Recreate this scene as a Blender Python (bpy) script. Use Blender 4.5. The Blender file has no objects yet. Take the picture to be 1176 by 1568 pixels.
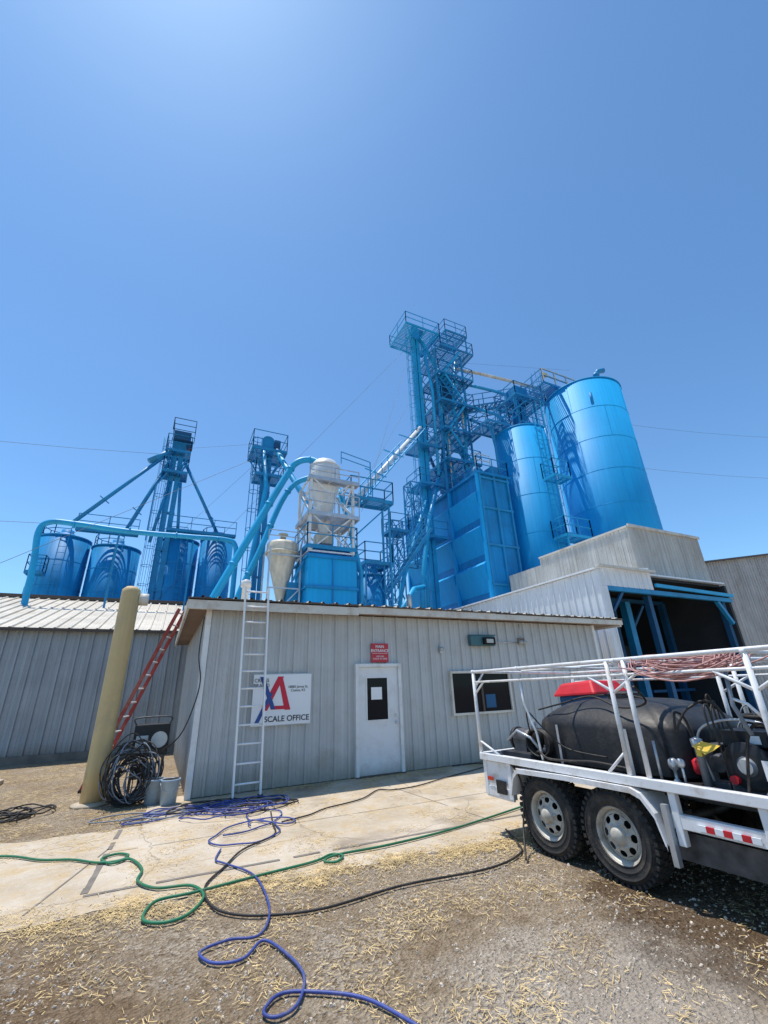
import bpy, math, random
from mathutils import Vector, Matrix, noise
random.seed(7)
sc=bpy.context.scene
# ------------------------------------------------------------ materials
def mat(name,base,rough=.55,metal=0.,var=.12,scale=1.2,streak=0.,bump=0.,bscale=60,fine=0.,spec=.4,dirt=None,dirtamt=0.,dscale=.8,low=None):
    m=bpy.data.materials.new(name);m.use_nodes=True;nt=m.node_tree;N=nt.nodes;L=nt.links
    b=N['Principled BSDF'];b.inputs['Roughness'].default_value=rough;b.inputs['Metallic'].default_value=metal
    b.inputs['Specular IOR Level'].default_value=spec
    tc=N.new('ShaderNodeTexCoord')
    n=N.new('ShaderNodeTexNoise');n.inputs['Scale'].default_value=scale;n.inputs['Detail'].default_value=6
    L.new(tc.outputs['Object'],n.inputs['Vector'])
    r=N.new('ShaderNodeMapRange');r.inputs[1].default_value=.3;r.inputs[2].default_value=.7
    r.inputs[3].default_value=1-var;r.inputs[4].default_value=1+var
    L.new(n.outputs['Fac'],r.inputs[0]);val=r.outputs[0]
    def mul(a,bb):
        x=N.new('ShaderNodeMath');x.operation='MULTIPLY';L.new(a,x.inputs[0]);L.new(bb,x.inputs[1]);return x.outputs[0]
    if streak:
        mp=N.new('ShaderNodeMapping');mp.inputs['Scale'].default_value=(5,5,.22);L.new(tc.outputs['Object'],mp.inputs[0])
        s=N.new('ShaderNodeTexNoise');s.inputs['Scale'].default_value=1.6;s.inputs['Detail'].default_value=5;L.new(mp.outputs[0],s.inputs['Vector'])
        r2=N.new('ShaderNodeMapRange');r2.inputs[1].default_value=.35;r2.inputs[2].default_value=.65
        r2.inputs[3].default_value=1-streak;r2.inputs[4].default_value=1+streak*.4
        L.new(s.outputs['Fac'],r2.inputs[0]);val=mul(val,r2.outputs[0])
    if fine:
        s=N.new('ShaderNodeTexNoise');s.inputs['Scale'].default_value=scale*25;s.inputs['Detail'].default_value=4;L.new(tc.outputs['Object'],s.inputs['Vector'])
        r3=N.new('ShaderNodeMapRange');r3.inputs[1].default_value=.3;r3.inputs[2].default_value=.7
        r3.inputs[3].default_value=1-fine;r3.inputs[4].default_value=1+fine
        L.new(s.outputs['Fac'],r3.inputs[0]);val=mul(val,r3.outputs[0])
    vm=N.new('ShaderNodeVectorMath');vm.operation='SCALE';vm.inputs[0].default_value=base
    L.new(val,vm.inputs['Scale']);col=vm.outputs[0]
    def mixto(f,col,c2):
        mx=N.new('ShaderNodeMix');mx.data_type='RGBA';L.new(f,mx.inputs[0]);L.new(col,mx.inputs[6]);mx.inputs[7].default_value=(*c2,1);return mx.outputs[2]
    if dirt:
        s=N.new('ShaderNodeTexNoise');s.inputs['Scale'].default_value=dscale;s.inputs['Detail'].default_value=8;s.inputs['Roughness'].default_value=.7;L.new(tc.outputs['Object'],s.inputs['Vector'])
        r4=N.new('ShaderNodeMapRange');r4.inputs[1].default_value=.5;r4.inputs[2].default_value=.68;r4.inputs[3].default_value=0;r4.inputs[4].default_value=dirtamt
        L.new(s.outputs['Fac'],r4.inputs[0]);col=mixto(r4.outputs[0],col,dirt)
        if low:
            # mud splash along the foot of the wall, ragged by noise
            sp=N.new('ShaderNodeSeparateXYZ');L.new(tc.outputs['Object'],sp.inputs[0])
            ad=N.new('ShaderNodeMath');ad.operation='MULTIPLY_ADD';L.new(s.outputs['Fac'],ad.inputs[0]);ad.inputs[1].default_value=-low*1.6;L.new(sp.outputs['Z'],ad.inputs[2])
            r5=N.new('ShaderNodeMapRange');r5.inputs[1].default_value=-low*.75;r5.inputs[2].default_value=low*.25;r5.inputs[3].default_value=.75;r5.inputs[4].default_value=0
            L.new(ad.outputs[0],r5.inputs[0]);col=mixto(r5.outputs[0],col,dirt)
    L.new(col,b.inputs['Base Color'])
    if bump:
        bn=N.new('ShaderNodeTexNoise');bn.inputs['Scale'].default_value=bscale;bn.inputs['Detail'].default_value=4;L.new(tc.outputs['Object'],bn.inputs['Vector'])
        bp=N.new('ShaderNodeBump');bp.inputs['Strength'].default_value=bump;bp.inputs['Distance'].default_value=.02
        L.new(bn.outputs['Fac'],bp.inputs['Height']);L.new(bp.outputs[0],b.inputs['Normal'])
    return m
M={}
M['wall']=mat('office_siding',(.50,.51,.505),.42,var=.06,streak=.08,dirt=(.31,.27,.21),dirtamt=.28,dscale=1.3,low=.55,bump=.15,bscale=3)
M['wallL']=mat('barn_siding',(.37,.40,.42),.45,var=.08,streak=.12,dirt=(.25,.2,.15),dirtamt=.3,low=.5)
M['roofL']=mat('barn_roof',(.66,.60,.50),.45,var=.12,scale=.6,dirt=(.42,.33,.24),dirtamt=.5)
M['white_siding']=mat('shed_siding',(.78,.80,.82),.45,var=.05,streak=.08)
M['beige']=mat('weathered_siding',(.56,.54,.49),.6,var=.08,streak=.2,dirt=(.32,.25,.18),dirtamt=.4)
M['grayR']=mat('warehouse_siding',(.46,.44,.42),.6,var=.1,streak=.2,dirt=(.28,.2,.14),dirtamt=.5)
M['trim']=mat('trim_cream',(.64,.61,.54),.5,var=.08,dirt=(.32,.2,.12),dirtamt=.5,dscale=2)
M['trimdark']=mat('trim_dark',(.10,.075,.06),.7)
M['soffit']=mat('soffit_brown',(.25,.18,.14),.8)
M['white']=mat('white_paint',(.74,.74,.73),.4,var=.05,dirt=(.4,.33,.25),dirtamt=.35,dscale=4)
M['tw']=mat('trailer_white_paint',(.80,.80,.80),.35,var=.05,dirt=(.42,.33,.22),dirtamt=.6,dscale=5)
M['door']=mat('door_paint',(.72,.73,.74),.4,var=.03,dirt=(.4,.36,.3),dirtamt=.3,dscale=3,low=.25)
M['glass']=mat('tinted_glass',(.010,.012,.016),.04,var=.1,spec=.12)
M['blue']=mat('blue_tank_paint',(.008,.36,.74),.6,var=.05,scale=.25,streak=.09,dirt=(.02,.26,.54),dirtamt=.35,dscale=.35,spec=.28,bump=.15,bscale=1.2)
M['blue2']=mat('blue_bin_paint',(.008,.25,.56),.55,var=.08,scale=.5,streak=.16,dirt=(.02,.14,.31),dirtamt=.5,spec=.3)
M['blue3']=mat('blue_steel_paint',(.014,.25,.50),.5,var=.15,dirt=(.03,.11,.22),dirtamt=.5,dscale=1.5)
M['pipe']=mat('blue_pipe_paint',(.015,.37,.67),.45,var=.1,dirt=(.02,.21,.42),dirtamt=.45)
M['bluedk']=mat('dark_blue_steel',(.012,.085,.19),.6,var=.2)
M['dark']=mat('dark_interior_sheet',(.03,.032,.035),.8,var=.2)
M['galv']=mat('galvanized_steel',(.50,.52,.54),.35,metal=.5,var=.15,scale=4)
M['cyc']=mat('cyclone_sheet_metal',(.70,.72,.72),.4,metal=.1,var=.08,streak=.1)
M['cream']=mat('cream_hopper_paint',(.66,.61,.50),.5,var=.1,streak=.2,dirt=(.4,.3,.18),dirtamt=.4,dscale=2)
M['alu']=mat('aluminium',(.82,.82,.82),.4,metal=.1,var=.05)
M['post']=mat('yellow_post_paint',(.62,.46,.22),.6,var=.08,streak=.12,dirt=(.45,.34,.2),dirtamt=.6,dscale=3,bump=.2,bscale=40,low=.3)
M['redlad']=mat('fiberglass_red',(.42,.06,.045),.6,var=.2,dirt=(.4,.3,.22),dirtamt=.5,dscale=4)
M['black']=mat('black_plastic',(.020,.020,.022),.5,var=.2,dirt=(.12,.10,.08),dirtamt=.45,dscale=3,bump=.15,bscale=25)
M['tyre']=mat('tyre_rubber',(.030,.029,.028),.85,var=.2,scale=5,dirt=(.15,.12,.09),dirtamt=.55,dscale=6,bump=.3,bscale=80)
M['rim']=mat('wheel_rim_paint',(.52,.48,.41),.5,metal=.1,var=.12,scale=6,dirt=(.26,.19,.12),dirtamt=.8,dscale=7)
M['hole']=mat('wheel_hole_dark',(.01,.01,.01),.9)
M['red']=mat('red_cover',(.60,.02,.03),.5,var=.15,scale=4)
M['redsign']=mat('red_sign_paint',(.50,.035,.05),.4,var=.04)
M['yel']=mat('yellow_paint',(.75,.50,.06),.45)
M['signw']=mat('sign_white',(.80,.81,.82),.4,var=.03)
M['signblue']=mat('sign_blue',(.03,.08,.28),.4)
M['signred']=mat('sign_red',(.60,.02,.05),.4)
M['signblk']=mat('sign_black',(.02,.02,.03),.4)
M['hblue']=mat('blue_hose_rubber',(.045,.07,.27),.5,var=.2,dirt=(.2,.19,.22),dirtamt=.5,dscale=12)
M['hgreen']=mat('green_hose_rubber',(.02,.17,.08),.5,var=.2,dirt=(.2,.17,.1),dirtamt=.4,dscale=12)
M['hblack']=mat('black_hose_rubber',(.028,.024,.022),.55,var=.2,dirt=(.2,.16,.1),dirtamt=.3,dscale=12)
M['hpink']=mat('faded_red_hose',(.46,.24,.22),.6,var=.25,scale=6)
M['hgray']=mat('grey_hose',(.20,.23,.27),.55,var=.2,scale=8)
M['engine']=mat('engine_metal',(.09,.09,.095),.5,metal=.4,var=.4,scale=10)
M['bucket']=mat('bucket_plastic',(.35,.47,.60),.4,var=.1,scale=6,dirt=(.4,.38,.3),dirtamt=.5,dscale=8)
M['teal']=mat('lamp_housing',(.05,.13,.15),.5,var=.2)
M['bulb']=mat('lamp_glass',(.45,.45,.42),.2)
M['orange']=mat('marker_lens',(.6,.05,.02),.3)
M['wire']=mat('wire_metal',(.12,.13,.15),.6)
M['stone']=mat('gravel_stone',(.50,.42,.33),.85,var=.45,scale=14,fine=.25)
M['strawm']=mat('dry_straw',(.64,.47,.22),.8,var=.4,scale=9)
M['frame_dark']=mat('scale_frame_steel',(.19,.165,.14),.8,var=.25,scale=4)

def ground_mat():
    m=bpy.data.materials.new('dirt_gravel');m.use_nodes=True;nt=m.node_tree;N=nt.nodes;L=nt.links
    b=N['Principled BSDF'];b.inputs['Roughness'].default_value=.95;b.inputs['Specular IOR Level'].default_value=.15
    tc=N.new('ShaderNodeTexCoord')
    def noi(s,d=6,r=.6):
        n=N.new('ShaderNodeTexNoise');n.inputs['Scale'].default_value=s;n.inputs['Detail'].default_value=d;n.inputs['Roughness'].default_value=r
        L.new(tc.outputs['Object'],n.inputs['Vector']);return n.outputs['Fac']
    def ramp(f,stops):
        c=N.new('ShaderNodeValToRGB');e=c.color_ramp.elements
        e[0].position,e[0].color=stops[0][0],(*stops[0][1],1);e[1].position,e[1].color=stops[1][0],(*stops[1][1],1)
        L.new(f,c.inputs[0]);return c.outputs[0]
    def mix(f,a,bb,mode='MIX'):
        x=N.new('ShaderNodeMix');x.data_type='RGBA';x.blend_type=mode
        if isinstance(f,float):x.inputs[0].default_value=f
        else:L.new(f,x.inputs[0])
        L.new(a,x.inputs[6]);L.new(bb,x.inputs[7]);return x.outputs[2]
    def mr(f,a,bb,c,d):
        r=N.new('ShaderNodeMapRange');r.inputs[1].default_value=a;r.inputs[2].default_value=bb;r.inputs[3].default_value=c;r.inputs[4].default_value=d;L.new(f,r.inputs[0]);return r.outputs[0]
    def rgb(c):
        x=N.new('ShaderNodeRGB');x.outputs[0].default_value=(*c,1);return x.outputs[0]
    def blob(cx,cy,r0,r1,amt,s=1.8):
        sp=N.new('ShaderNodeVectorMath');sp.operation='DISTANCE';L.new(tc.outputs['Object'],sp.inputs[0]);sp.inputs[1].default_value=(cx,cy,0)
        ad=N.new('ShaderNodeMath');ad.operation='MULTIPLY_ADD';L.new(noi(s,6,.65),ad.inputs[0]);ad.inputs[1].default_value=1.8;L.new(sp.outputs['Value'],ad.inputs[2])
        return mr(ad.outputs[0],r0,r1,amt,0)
    big=ramp(noi(.55),[(.36,(.25,.155,.08)),(.62,(.46,.35,.23))])
    midc=ramp(noi(9,8,.75),[(.36,(.16,.105,.055)),(.64,(.58,.46,.32))])
    c=mix(.55,big,midc)
    v=N.new('ShaderNodeTexVoronoi');v.inputs['Scale'].default_value=46;L.new(tc.outputs['Object'],v.inputs['Vector'])
    st=ramp(v.outputs['Color'],[(.15,(.22,.15,.09)),(.9,(.74,.64,.51))])
    c=mix(mr(noi(1.3,5),.42,.6,.1,.7),c,st)
    n2=N.new('ShaderNodeTexNoise');n2.inputs['Scale'].default_value=1;n2.inputs['Detail'].default_value=3
    mp=N.new('ShaderNodeMapping');mp.inputs['Scale'].default_value=(150,45,1);mp.inputs['Rotation'].default_value=(0,0,.7);L.new(tc.outputs['Object'],mp.inputs[0]);L.new(mp.outputs[0],n2.inputs['Vector'])
    c=mix(mr(n2.outputs['Fac'],.60,.66,0,.75),c,rgb((.66,.50,.27)))
    c=mix(blob(4.3,-7.0,2.5,2.95,.9),c,rgb((.33,.27,.22)),'MULTIPLY')  # damp dirt beside the trailer, with the trailer's shade painted into the colour
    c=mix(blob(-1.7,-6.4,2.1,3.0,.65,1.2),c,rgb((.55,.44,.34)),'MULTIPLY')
    c=mix(blob(1.8,-7.2,1.3,2.1,.35,2.5),c,rgb((.80,.74,.66)))
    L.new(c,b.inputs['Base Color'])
    ad=N.new('ShaderNodeMath');ad.operation='ADD';L.new(noi(45,6,.7),ad.inputs[0]);L.new(v.outputs['Distance'],ad.inputs[1])
    a2=N.new('ShaderNodeMath');a2.operation='MULTIPLY_ADD';L.new(noi(6,5,.6),a2.inputs[0]);a2.inputs[1].default_value=1.6;L.new(ad.outputs[0],a2.inputs[2])
    bp=N.new('ShaderNodeBump');bp.inputs['Strength'].default_value=1.;bp.inputs['Distance'].default_value=.035
    L.new(a2.outputs[0],bp.inputs['Height']);L.new(bp.outputs[0],b.inputs['Normal'])
    return m
def conc_mat():
    m=bpy.data.materials.new('old_concrete');m.use_nodes=True;nt=m.node_tree;N=nt.nodes;L=nt.links
    b=N['Principled BSDF'];b.inputs['Roughness'].default_value=.9;b.inputs['Specular IOR Level'].default_value=.2
    tc=N.new('ShaderNodeTexCoord')
    def noi(s,d=6,r=.6):
        n=N.new('ShaderNodeTexNoise');n.inputs['Scale'].default_value=s;n.inputs['Detail'].default_value=d;n.inputs['Roughness'].default_value=r
        L.new(tc.outputs['Object'],n.inputs['Vector']);return n.outputs['Fac']
    def mr(f,a,bb,c,d):
        r=N.new('ShaderNodeMapRange');r.inputs[1].default_value=a;r.inputs[2].default_value=bb;r.inputs[3].default_value=c;r.inputs[4].default_value=d;L.new(f,r.inputs[0]);return r.outputs[0]
    def mixc(f,a,col):
        x=N.new('ShaderNodeMix');x.data_type='RGBA';L.new(f,x.inputs[0])
        if isinstance(a,tuple):x.inputs[6].default_value=(*a,1)
        else:L.new(a,x.inputs[6])
        x.inputs[7].default_value=(*col,1);return x.outputs[2]
    c=mixc(mr(noi(.9,8,.65),.38,.62,0,1),(.57,.49,.39),(.43,.35,.25))
    c=mixc(mr(noi(2.6,8,.75),.48,.64,0,.9),c,(.49,.36,.20))
    c=mixc(mr(noi(14,6,.7),.5,.75,0,.5),c,(.66,.59,.50))
    c=mixc(mr(noi(60,4,.7),.55,.7,0,.5),c,(.30,.23,.15))
    c=mixc(mr(noi(.7,3,.5),.58,.70,0,.65),c,(.21,.165,.12))
    v=N.new('ShaderNodeTexVoronoi');v.feature='DISTANCE_TO_EDGE';v.inputs['Scale'].default_value=.42
    nw=N.new('ShaderNodeTexNoise');nw.inputs['Scale'].default_value=2.5;nw.inputs['Detail'].default_value=5;L.new(tc.outputs['Object'],nw.inputs['Vector'])
    va=N.new('ShaderNodeVectorMath');va.operation='MULTIPLY_ADD';L.new(nw.outputs['Color'],va.inputs[0]);va.inputs[1].default_value=(.35,.35,.35);L.new(tc.outputs['Object'],va.inputs[2])
    L.new(va.outputs[0],v.inputs['Vector'])
    c=mixc(mr(v.outputs['Distance'],0,.006,.6,0),c,(.18,.14,.10))
    L.new(c,b.inputs['Base Color'])
    bp=N.new('ShaderNodeBump');bp.inputs['Strength'].default_value=.45;bp.inputs['Distance'].default_value=.01
    L.new(noi(50,6,.7),bp.inputs['Height']);L.new(bp.outputs[0],b.inputs['Normal'])
    return m
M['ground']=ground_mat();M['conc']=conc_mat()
# ------------------------------------------------------------ mesh builder
class MB:
    def __init__(s): s.v=[];s.f=[];s.mi=[];s.sm=[];s.mats=[];s.cur=0
    def m(s,k):
        if k not in s.mats:s.mats.append(k)
        s.cur=s.mats.index(k);return s
    def add(s,v,f,smooth=False):
        o=len(s.v);s.v+= [tuple(p) for p in v]
        for q in f:
            s.f.append([i+o for i in q]);s.mi.append(s.cur);s.sm.append(smooth)
        return s
    def box(s,x0,x1,y0,y1,z0,z1):
        return s.add([(x,y,z) for z in(z0,z1) for y in(y0,y1) for x in(x0,x1)],
            [(0,2,3,1),(4,5,7,6),(0,1,5,4),(2,6,7,3),(0,4,6,2),(1,3,7,5)])
    def beam(s,p,q,w,h=None):
        h=h or w;p=Vector(p);q=Vector(q);d=(q-p)
        if d.length<1e-6:return s
        d.normalize();up=Vector((0,0,1)) if abs(d.z)<.95 else Vector((0,1,0))
        a=d.cross(up).normalized();b=a.cross(d).normalized()
        vs=[]
        for c in(p,q):
            for i,j in((-1,-1),(1,-1),(1,1),(-1,1)): vs.append(c+a*i*w/2+b*j*h/2)
        return s.add(vs,[(0,1,2,3),(7,6,5,4),(0,4,5,1),(1,5,6,2),(2,6,7,3),(3,7,4,0)])
    def tube(s,pts,r,seg=8,closed=False,caps=True):
        P=[Vector(p) for p in pts];n=len(P);vs=[];prev=None
        for i in range(n):
            if closed:t=(P[(i+1)%n]-P[i-1])
            else:t=P[min(i+1,n-1)]-P[max(i-1,0)]
            if t.length<1e-9:t=Vector((1,0,0))
            t.normalize()
            if prev is None:
                a=t.cross(Vector((0,0,1)) if abs(t.z)<.9 else Vector((1,0,0))).normalized()
            else:
                a=(prev-t*prev.dot(t))
                a=a.normalized() if a.length>1e-6 else t.orthogonal().normalized()
            prev=a;b=t.cross(a)
            for k in range(seg):
                an=2*math.pi*k/seg;vs.append(P[i]+a*math.cos(an)*r+b*math.sin(an)*r)
        f=[]
        for i in range(n if closed else n-1):
            j=(i+1)%n
            for k in range(seg):
                k2=(k+1)%seg;f.append((i*seg+k,i*seg+k2,j*seg+k2,j*seg+k))
        s.add(vs,f,True)
        if caps and not closed:
            o=len(s.v)-len(vs)
            for q in([o+k for k in range(seg)][::-1],[o+(n-1)*seg+k for k in range(seg)]):
                s.f.append(q);s.mi.append(s.cur);s.sm.append(False)
        return s
    def lathe(s,prof,o=(0,0,0),seg=32,axis='z',smooth=True,caps=True):
        vs=[]
        for r,h in prof:
            for k in range(seg):
                a=2*math.pi*k/seg;c,d=r*math.cos(a),r*math.sin(a)
                if axis=='z':p=(o[0]+c,o[1]+d,o[2]+h)
                elif axis=='y':p=(o[0]+c,o[1]+h,o[2]+d)
                else:p=(o[0]+h,o[1]+c,o[2]+d)
                vs.append(p)
        f=[]
        for i in range(len(prof)-1):
            for k in range(seg):
                k2=(k+1)%seg
                q=(i*seg+k,i*seg+k2,(i+1)*seg+k2,(i+1)*seg+k)
                f.append(q if axis!='y' else q[::-1])
        s.add(vs,f,smooth)
        o0=len(s.v)-len(vs)
        if caps:
            for b,rev in((0,True),(len(prof)-1,False)):
                if prof[b][0]>1e-4:
                    q=[o0+b*seg+k for k in range(seg)]
                    if rev:q=q[::-1]
                    s.f.append(q);s.mi.append(s.cur);s.sm.append(False)
        return s
    def panel(s,o,U,V,N,ul,vf,pitch=.305,dep=.04,minor=.008):
        o,U,V,N=Vector(o),Vector(U).normalized(),Vector(V).normalized(),Vector(N).normalized()
        prof=[];u=0
        base=[(0,0),(.20,0),(.23,minor),(.27,minor),(.30,0),(.46,0),(.49,minor),(.53,minor),(.56,0),(.70,0),(.75,dep),(.88,dep),(.93,0)]
        while u<ul:
            for a,b in base:
                uu=u+a*pitch
                if uu<=ul:prof.append((uu,b))
            u+=pitch
        prof.append((ul,0));vs=[]
        for uu,b in prof:
            a0,a1=vf(uu) if callable(vf) else (0,vf)
            vs.append(o+U*uu+V*a0+N*b);vs.append(o+U*uu+V*a1+N*b)
        f=[(2*i,2*i+2,2*i+3,2*i+1) for i in range(len(prof)-1)]
        return s.add(vs,f)
    def build(s,name,parent=None,bevel=0):
        me=bpy.data.meshes.new(name);me.from_pydata(s.v,[],s.f)
        for k in s.mats:me.materials.append(M[k])
        me.polygons.foreach_set('material_index',s.mi);me.polygons.foreach_set('use_smooth',s.sm)
        me.update();ob=bpy.data.objects.new(name,me);bpy.context.collection.objects.link(ob)
        if parent:ob.parent=parent
        if bevel:
            b=ob.modifiers.new('b','BEVEL');b.width=bevel;b.segments=2;b.limit_method='ANGLE';b.angle_limit=.7
        return ob
def grp(name):
    e=bpy.data.objects.new(name,None);bpy.context.collection.objects.link(e);return e
def smooth(pts,k=8,closed=False):
    P=[Vector(p) for p in pts];n=len(P);out=[]
    rng=range(n) if closed else range(n-1)
    for i in rng:
        if closed:a,b,c,d=P[i-1],P[i],P[(i+1)%n],P[(i+2)%n]
        else:a,b,c,d=P[max(i-1,0)],P[i],P[i+1],P[min(i+2,n-1)]
        for j in range(k):
            t=j/k;out.append(.5*((2*b)+(c-a)*t+(2*a-5*b+4*c-d)*t*t+(3*b-a-3*c+d)*t**3))
    if not closed:out.append(P[-1])
    return out
def rail(mb,pts,h=1.07,w=.045,closed=False,step=1.3):
    P=[Vector(p) for p in pts]
    segs=list(zip(P,P[1:]))+([(P[-1],P[0])] if closed else [])
    for a,b in segs:
        for k in(h,h*.5):mb.beam(a+Vector((0,0,k)),b+Vector((0,0,k)),w)
        n=max(1,round((b-a).length/step))
        for i in range(n+1):
            p=a.lerp(b,i/n);mb.beam(p,p+Vector((0,0,h)),w)
def platform(mb,x0,x1,y0,y1,z,h=1.07,w=.045,sides='nsew'):
    n=max(3,int((y1-y0)/.13))
    for i in range(1,n):
        y=y0+(y1-y0)*i/n;mb.beam((x0,y,z-.02),(x1,y,z-.02),.045,.04)
    for i in range(1,int((x1-x0)/.9)+1):
        x=x0+i*.9
        if x<x1-.1:mb.beam((x,y0,z-.1),(x,y1,z-.1),.06,.12)
    for a,b in(((x0,y0),(x1,y0)),((x0,y1),(x1,y1)),((x0,y0),(x0,y1)),((x1,y0),(x1,y1))):mb.beam((*a,z-.07),(*b,z-.07),.05,.16)
    c={'s':((x0,y0,z),(x1,y0,z)),'n':((x0,y1,z),(x1,y1,z)),'w':((x0,y0,z),(x0,y1,z)),'e':((x1,y0,z),(x1,y1,z))}
    for k in sides:rail(mb,c[k],h,w)
def cladder(mb,p,z0,z1,out,w=.42,cage=True,t=.035,r=.36):
    p=Vector((p[0],p[1],0));o=Vector((out[0],out[1],0)).normalized();sd=Vector((-o.y,o.x,0))
    for k in(-1,1):mb.beam(p+sd*k*w/2+Vector((0,0,z0)),p+sd*k*w/2+Vector((0,0,z1)),t)
    z=z0
    while z<z1:
        mb.beam(p-sd*w/2+Vector((0,0,z)),p+sd*w/2+Vector((0,0,z)),t*.7);z+=.33
    if cage:
        z=z0+2.2
        while z<z1+.9:
            pts=[p+o*r+ (o*math.cos(a)+sd*math.sin(a))*r+Vector((0,0,z)) for a in [math.pi*(-.8+.2*i) for i in range(9)]]
            for a,b in zip(pts,pts[1:]):mb.beam(a,b,t*.8)
            z+=1.1
        for a in(-.6,-.3,0,.3,.6):
            q=p+o*r+(o*math.cos(a*math.pi)+sd*math.sin(a*math.pi))*r
            mb.beam(q+Vector((0,0,z0+2.2)),q+Vector((0,0,z1+.8)),t*.7)
def lattice(mb,x0,x1,y0,y1,z0,z1,step,w=.14,b=.08):
    C=[(x0,y0),(x1,y0),(x1,y1),(x0,y1)]
    for x,y in C:mb.beam((x,y,z0),(x,y,z1),w)
    n=max(1,round((z1-z0)/step));k=(z1-z0)/n
    for i in range(n+1):
        z=z0+i*k
        for j in range(4):
            a,c=C[j],C[(j+1)%4];mb.beam((*a,z),(*c,z),b*1.2)
            if i<n:
                mb.beam((*a,z),(*c,z+k),b);mb.beam((*c,z),(*a,z+k),b*.9)
# ------------------------------------------------------------ ground
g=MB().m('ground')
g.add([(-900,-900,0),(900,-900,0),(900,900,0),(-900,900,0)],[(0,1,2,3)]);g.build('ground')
c=MB().m('conc')
xs=[-7+i*.06 for i in range(600)]
def ey(x):
    base=-4.12-.1*max(0,min(1,(x+1.5)/1.5))-.3*max(0,min(1,x/2.5))
    return base+.12*noise.noise(Vector((x*1.7,0,0)))+.06*noise.noise(Vector((x*6,3,0)))+.03*noise.noise(Vector((x*17,3,0)))
def ty(x):
    if x>-.6:return .4
    return -1.35+.22*noise.noise(Vector((x*1.5,7,0)))+.08*noise.noise(Vector((x*7,7,0)))
vs=[];fs=[]
for i,x in enumerate(xs):
    vs+= [(x,ey(x),.004),(x,ty(x),.004)]
    if i:fs.append((2*i-2,2*i,2*i+1,2*i-1))
c.add(vs,fs);c.build('concrete_pavement')
j=MB().m('frame_dark')
def strip(a,b,w):
    a=Vector((*a,.008));b=Vector((*b,.008));d=(b-a).normalized();n=Vector((-d.y,d.x,0))*w/2
    N=int((b-a).length/.15)+1
    for i in range(N):
        if random.random()<.12:continue
        p,q=a.lerp(b,i/N),a.lerp(b,(i+1)/N);r1=random.uniform(.7,1.15)
        j.add([p-n*r1,q-n*r1,q+n,p+n],[(0,1,2,3)])
strip((-.90,-1.45),(-1.05,-3.66),.06);strip((-1.05,-3.72),(9,-4.0),.05)
strip((-.97,-2.3),(-1.45,-3.9),.018);strip((-.95,-2.45),(9,-2.6),.011);strip((3.3,0),(3.5,-3.9),.011)
j.build('truck_scale_frame')
def clump(x,y,s=1.7,o=0):return noise.noise(Vector((x*s,y*s,o)))+.5*noise.noise(Vector((x*s*2.7,y*s*2.7,o+5)))
st=MB().m('strawm')
def straw(x,y,z=.006,L=.042):
    a=random.uniform(0,6.28);l=L*random.uniform(.4,1.5)/2;w=random.uniform(.0011,.0023)
    dx,dy=math.cos(a)*l,math.sin(a)*l;nx,ny=-math.sin(a)*w,math.cos(a)*w
    z1=z+random.uniform(0,.010);z2=z+random.uniform(0,.010)
    st.add([(x-dx-nx,y-dy-ny,z1),(x+dx-nx,y+dy-ny,z2),(x+dx+nx,y+dy+ny,z2+.001),(x-dx+nx,y-dy+ny,z1+.001)],[(0,1,2,3)])
n=0
while n<13000:
    x=random.uniform(-3.2,5);y=random.uniform(-8,-4.2)
    if clump(x,y)+random.uniform(-.45,.45)>.15+.15*(x>1.5):straw(x,y);n+=1
n=0
while n<17000:
    x=random.uniform(-4,6);y=ey(x)+random.gauss(-.06,.15)
    if clump(x,y,2.5,3)+random.uniform(-.4,.4)>-.1:straw(x,y,.008);n+=1
n=0
while n<6000:
    x=random.uniform(1.4,11);y=-abs(random.gauss(0,.3))-.06
    if clump(x,y,2,9)+random.uniform(-.4,.4)>0:straw(x,y,.008,.06);n+=1
n=0
while n<11000:
    x=random.uniform(-7,-.6);y=random.uniform(-2.2,7)
    if clump(x,y,1,4)+random.uniform(-.3,.3)>0:straw(x,y,.006,.09);n+=1
n=0
while n<7000:
    x=random.uniform(-3,6);y=random.uniform(-4.3,-.3)
    if clump(x,y,1.4,14)+random.uniform(-.2,.2)>.22:straw(x,y,.01);n+=1
st.build('straw')
gv=MB().m('stone')
n=0
while n<11000:
    x=random.uniform(-3.,6);y=random.uniform(-8,-4.3)
    if clump(x,y,1.1,21)+random.uniform(-.5,.5)<-.1+.1*(x<0):continue
    r=random.choice((.004,.005,.006,.008,.010,.014))*random.uniform(.7,1.2);n+=1
    a=random.uniform(0,6.28);v=[]
    for k in range(5):
        t=a+k*1.257;q=r*random.uniform(.75,1.25);v.append((x+q*math.cos(t),y+q*math.sin(t)*random.uniform(.7,1),.001))
    for k in range(5):
        t=a+.4+k*1.257;q=r*random.uniform(.4,.75);v.append((x+q*math.cos(t),y+q*math.sin(t),r*random.uniform(.5,.9)))
    gv.add(v,[(k,(k+1)%5,5+(k+1)%5,5+k) for k in range(5)]+[(5,6,7,8,9)])
gv.build('gravel')
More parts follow.
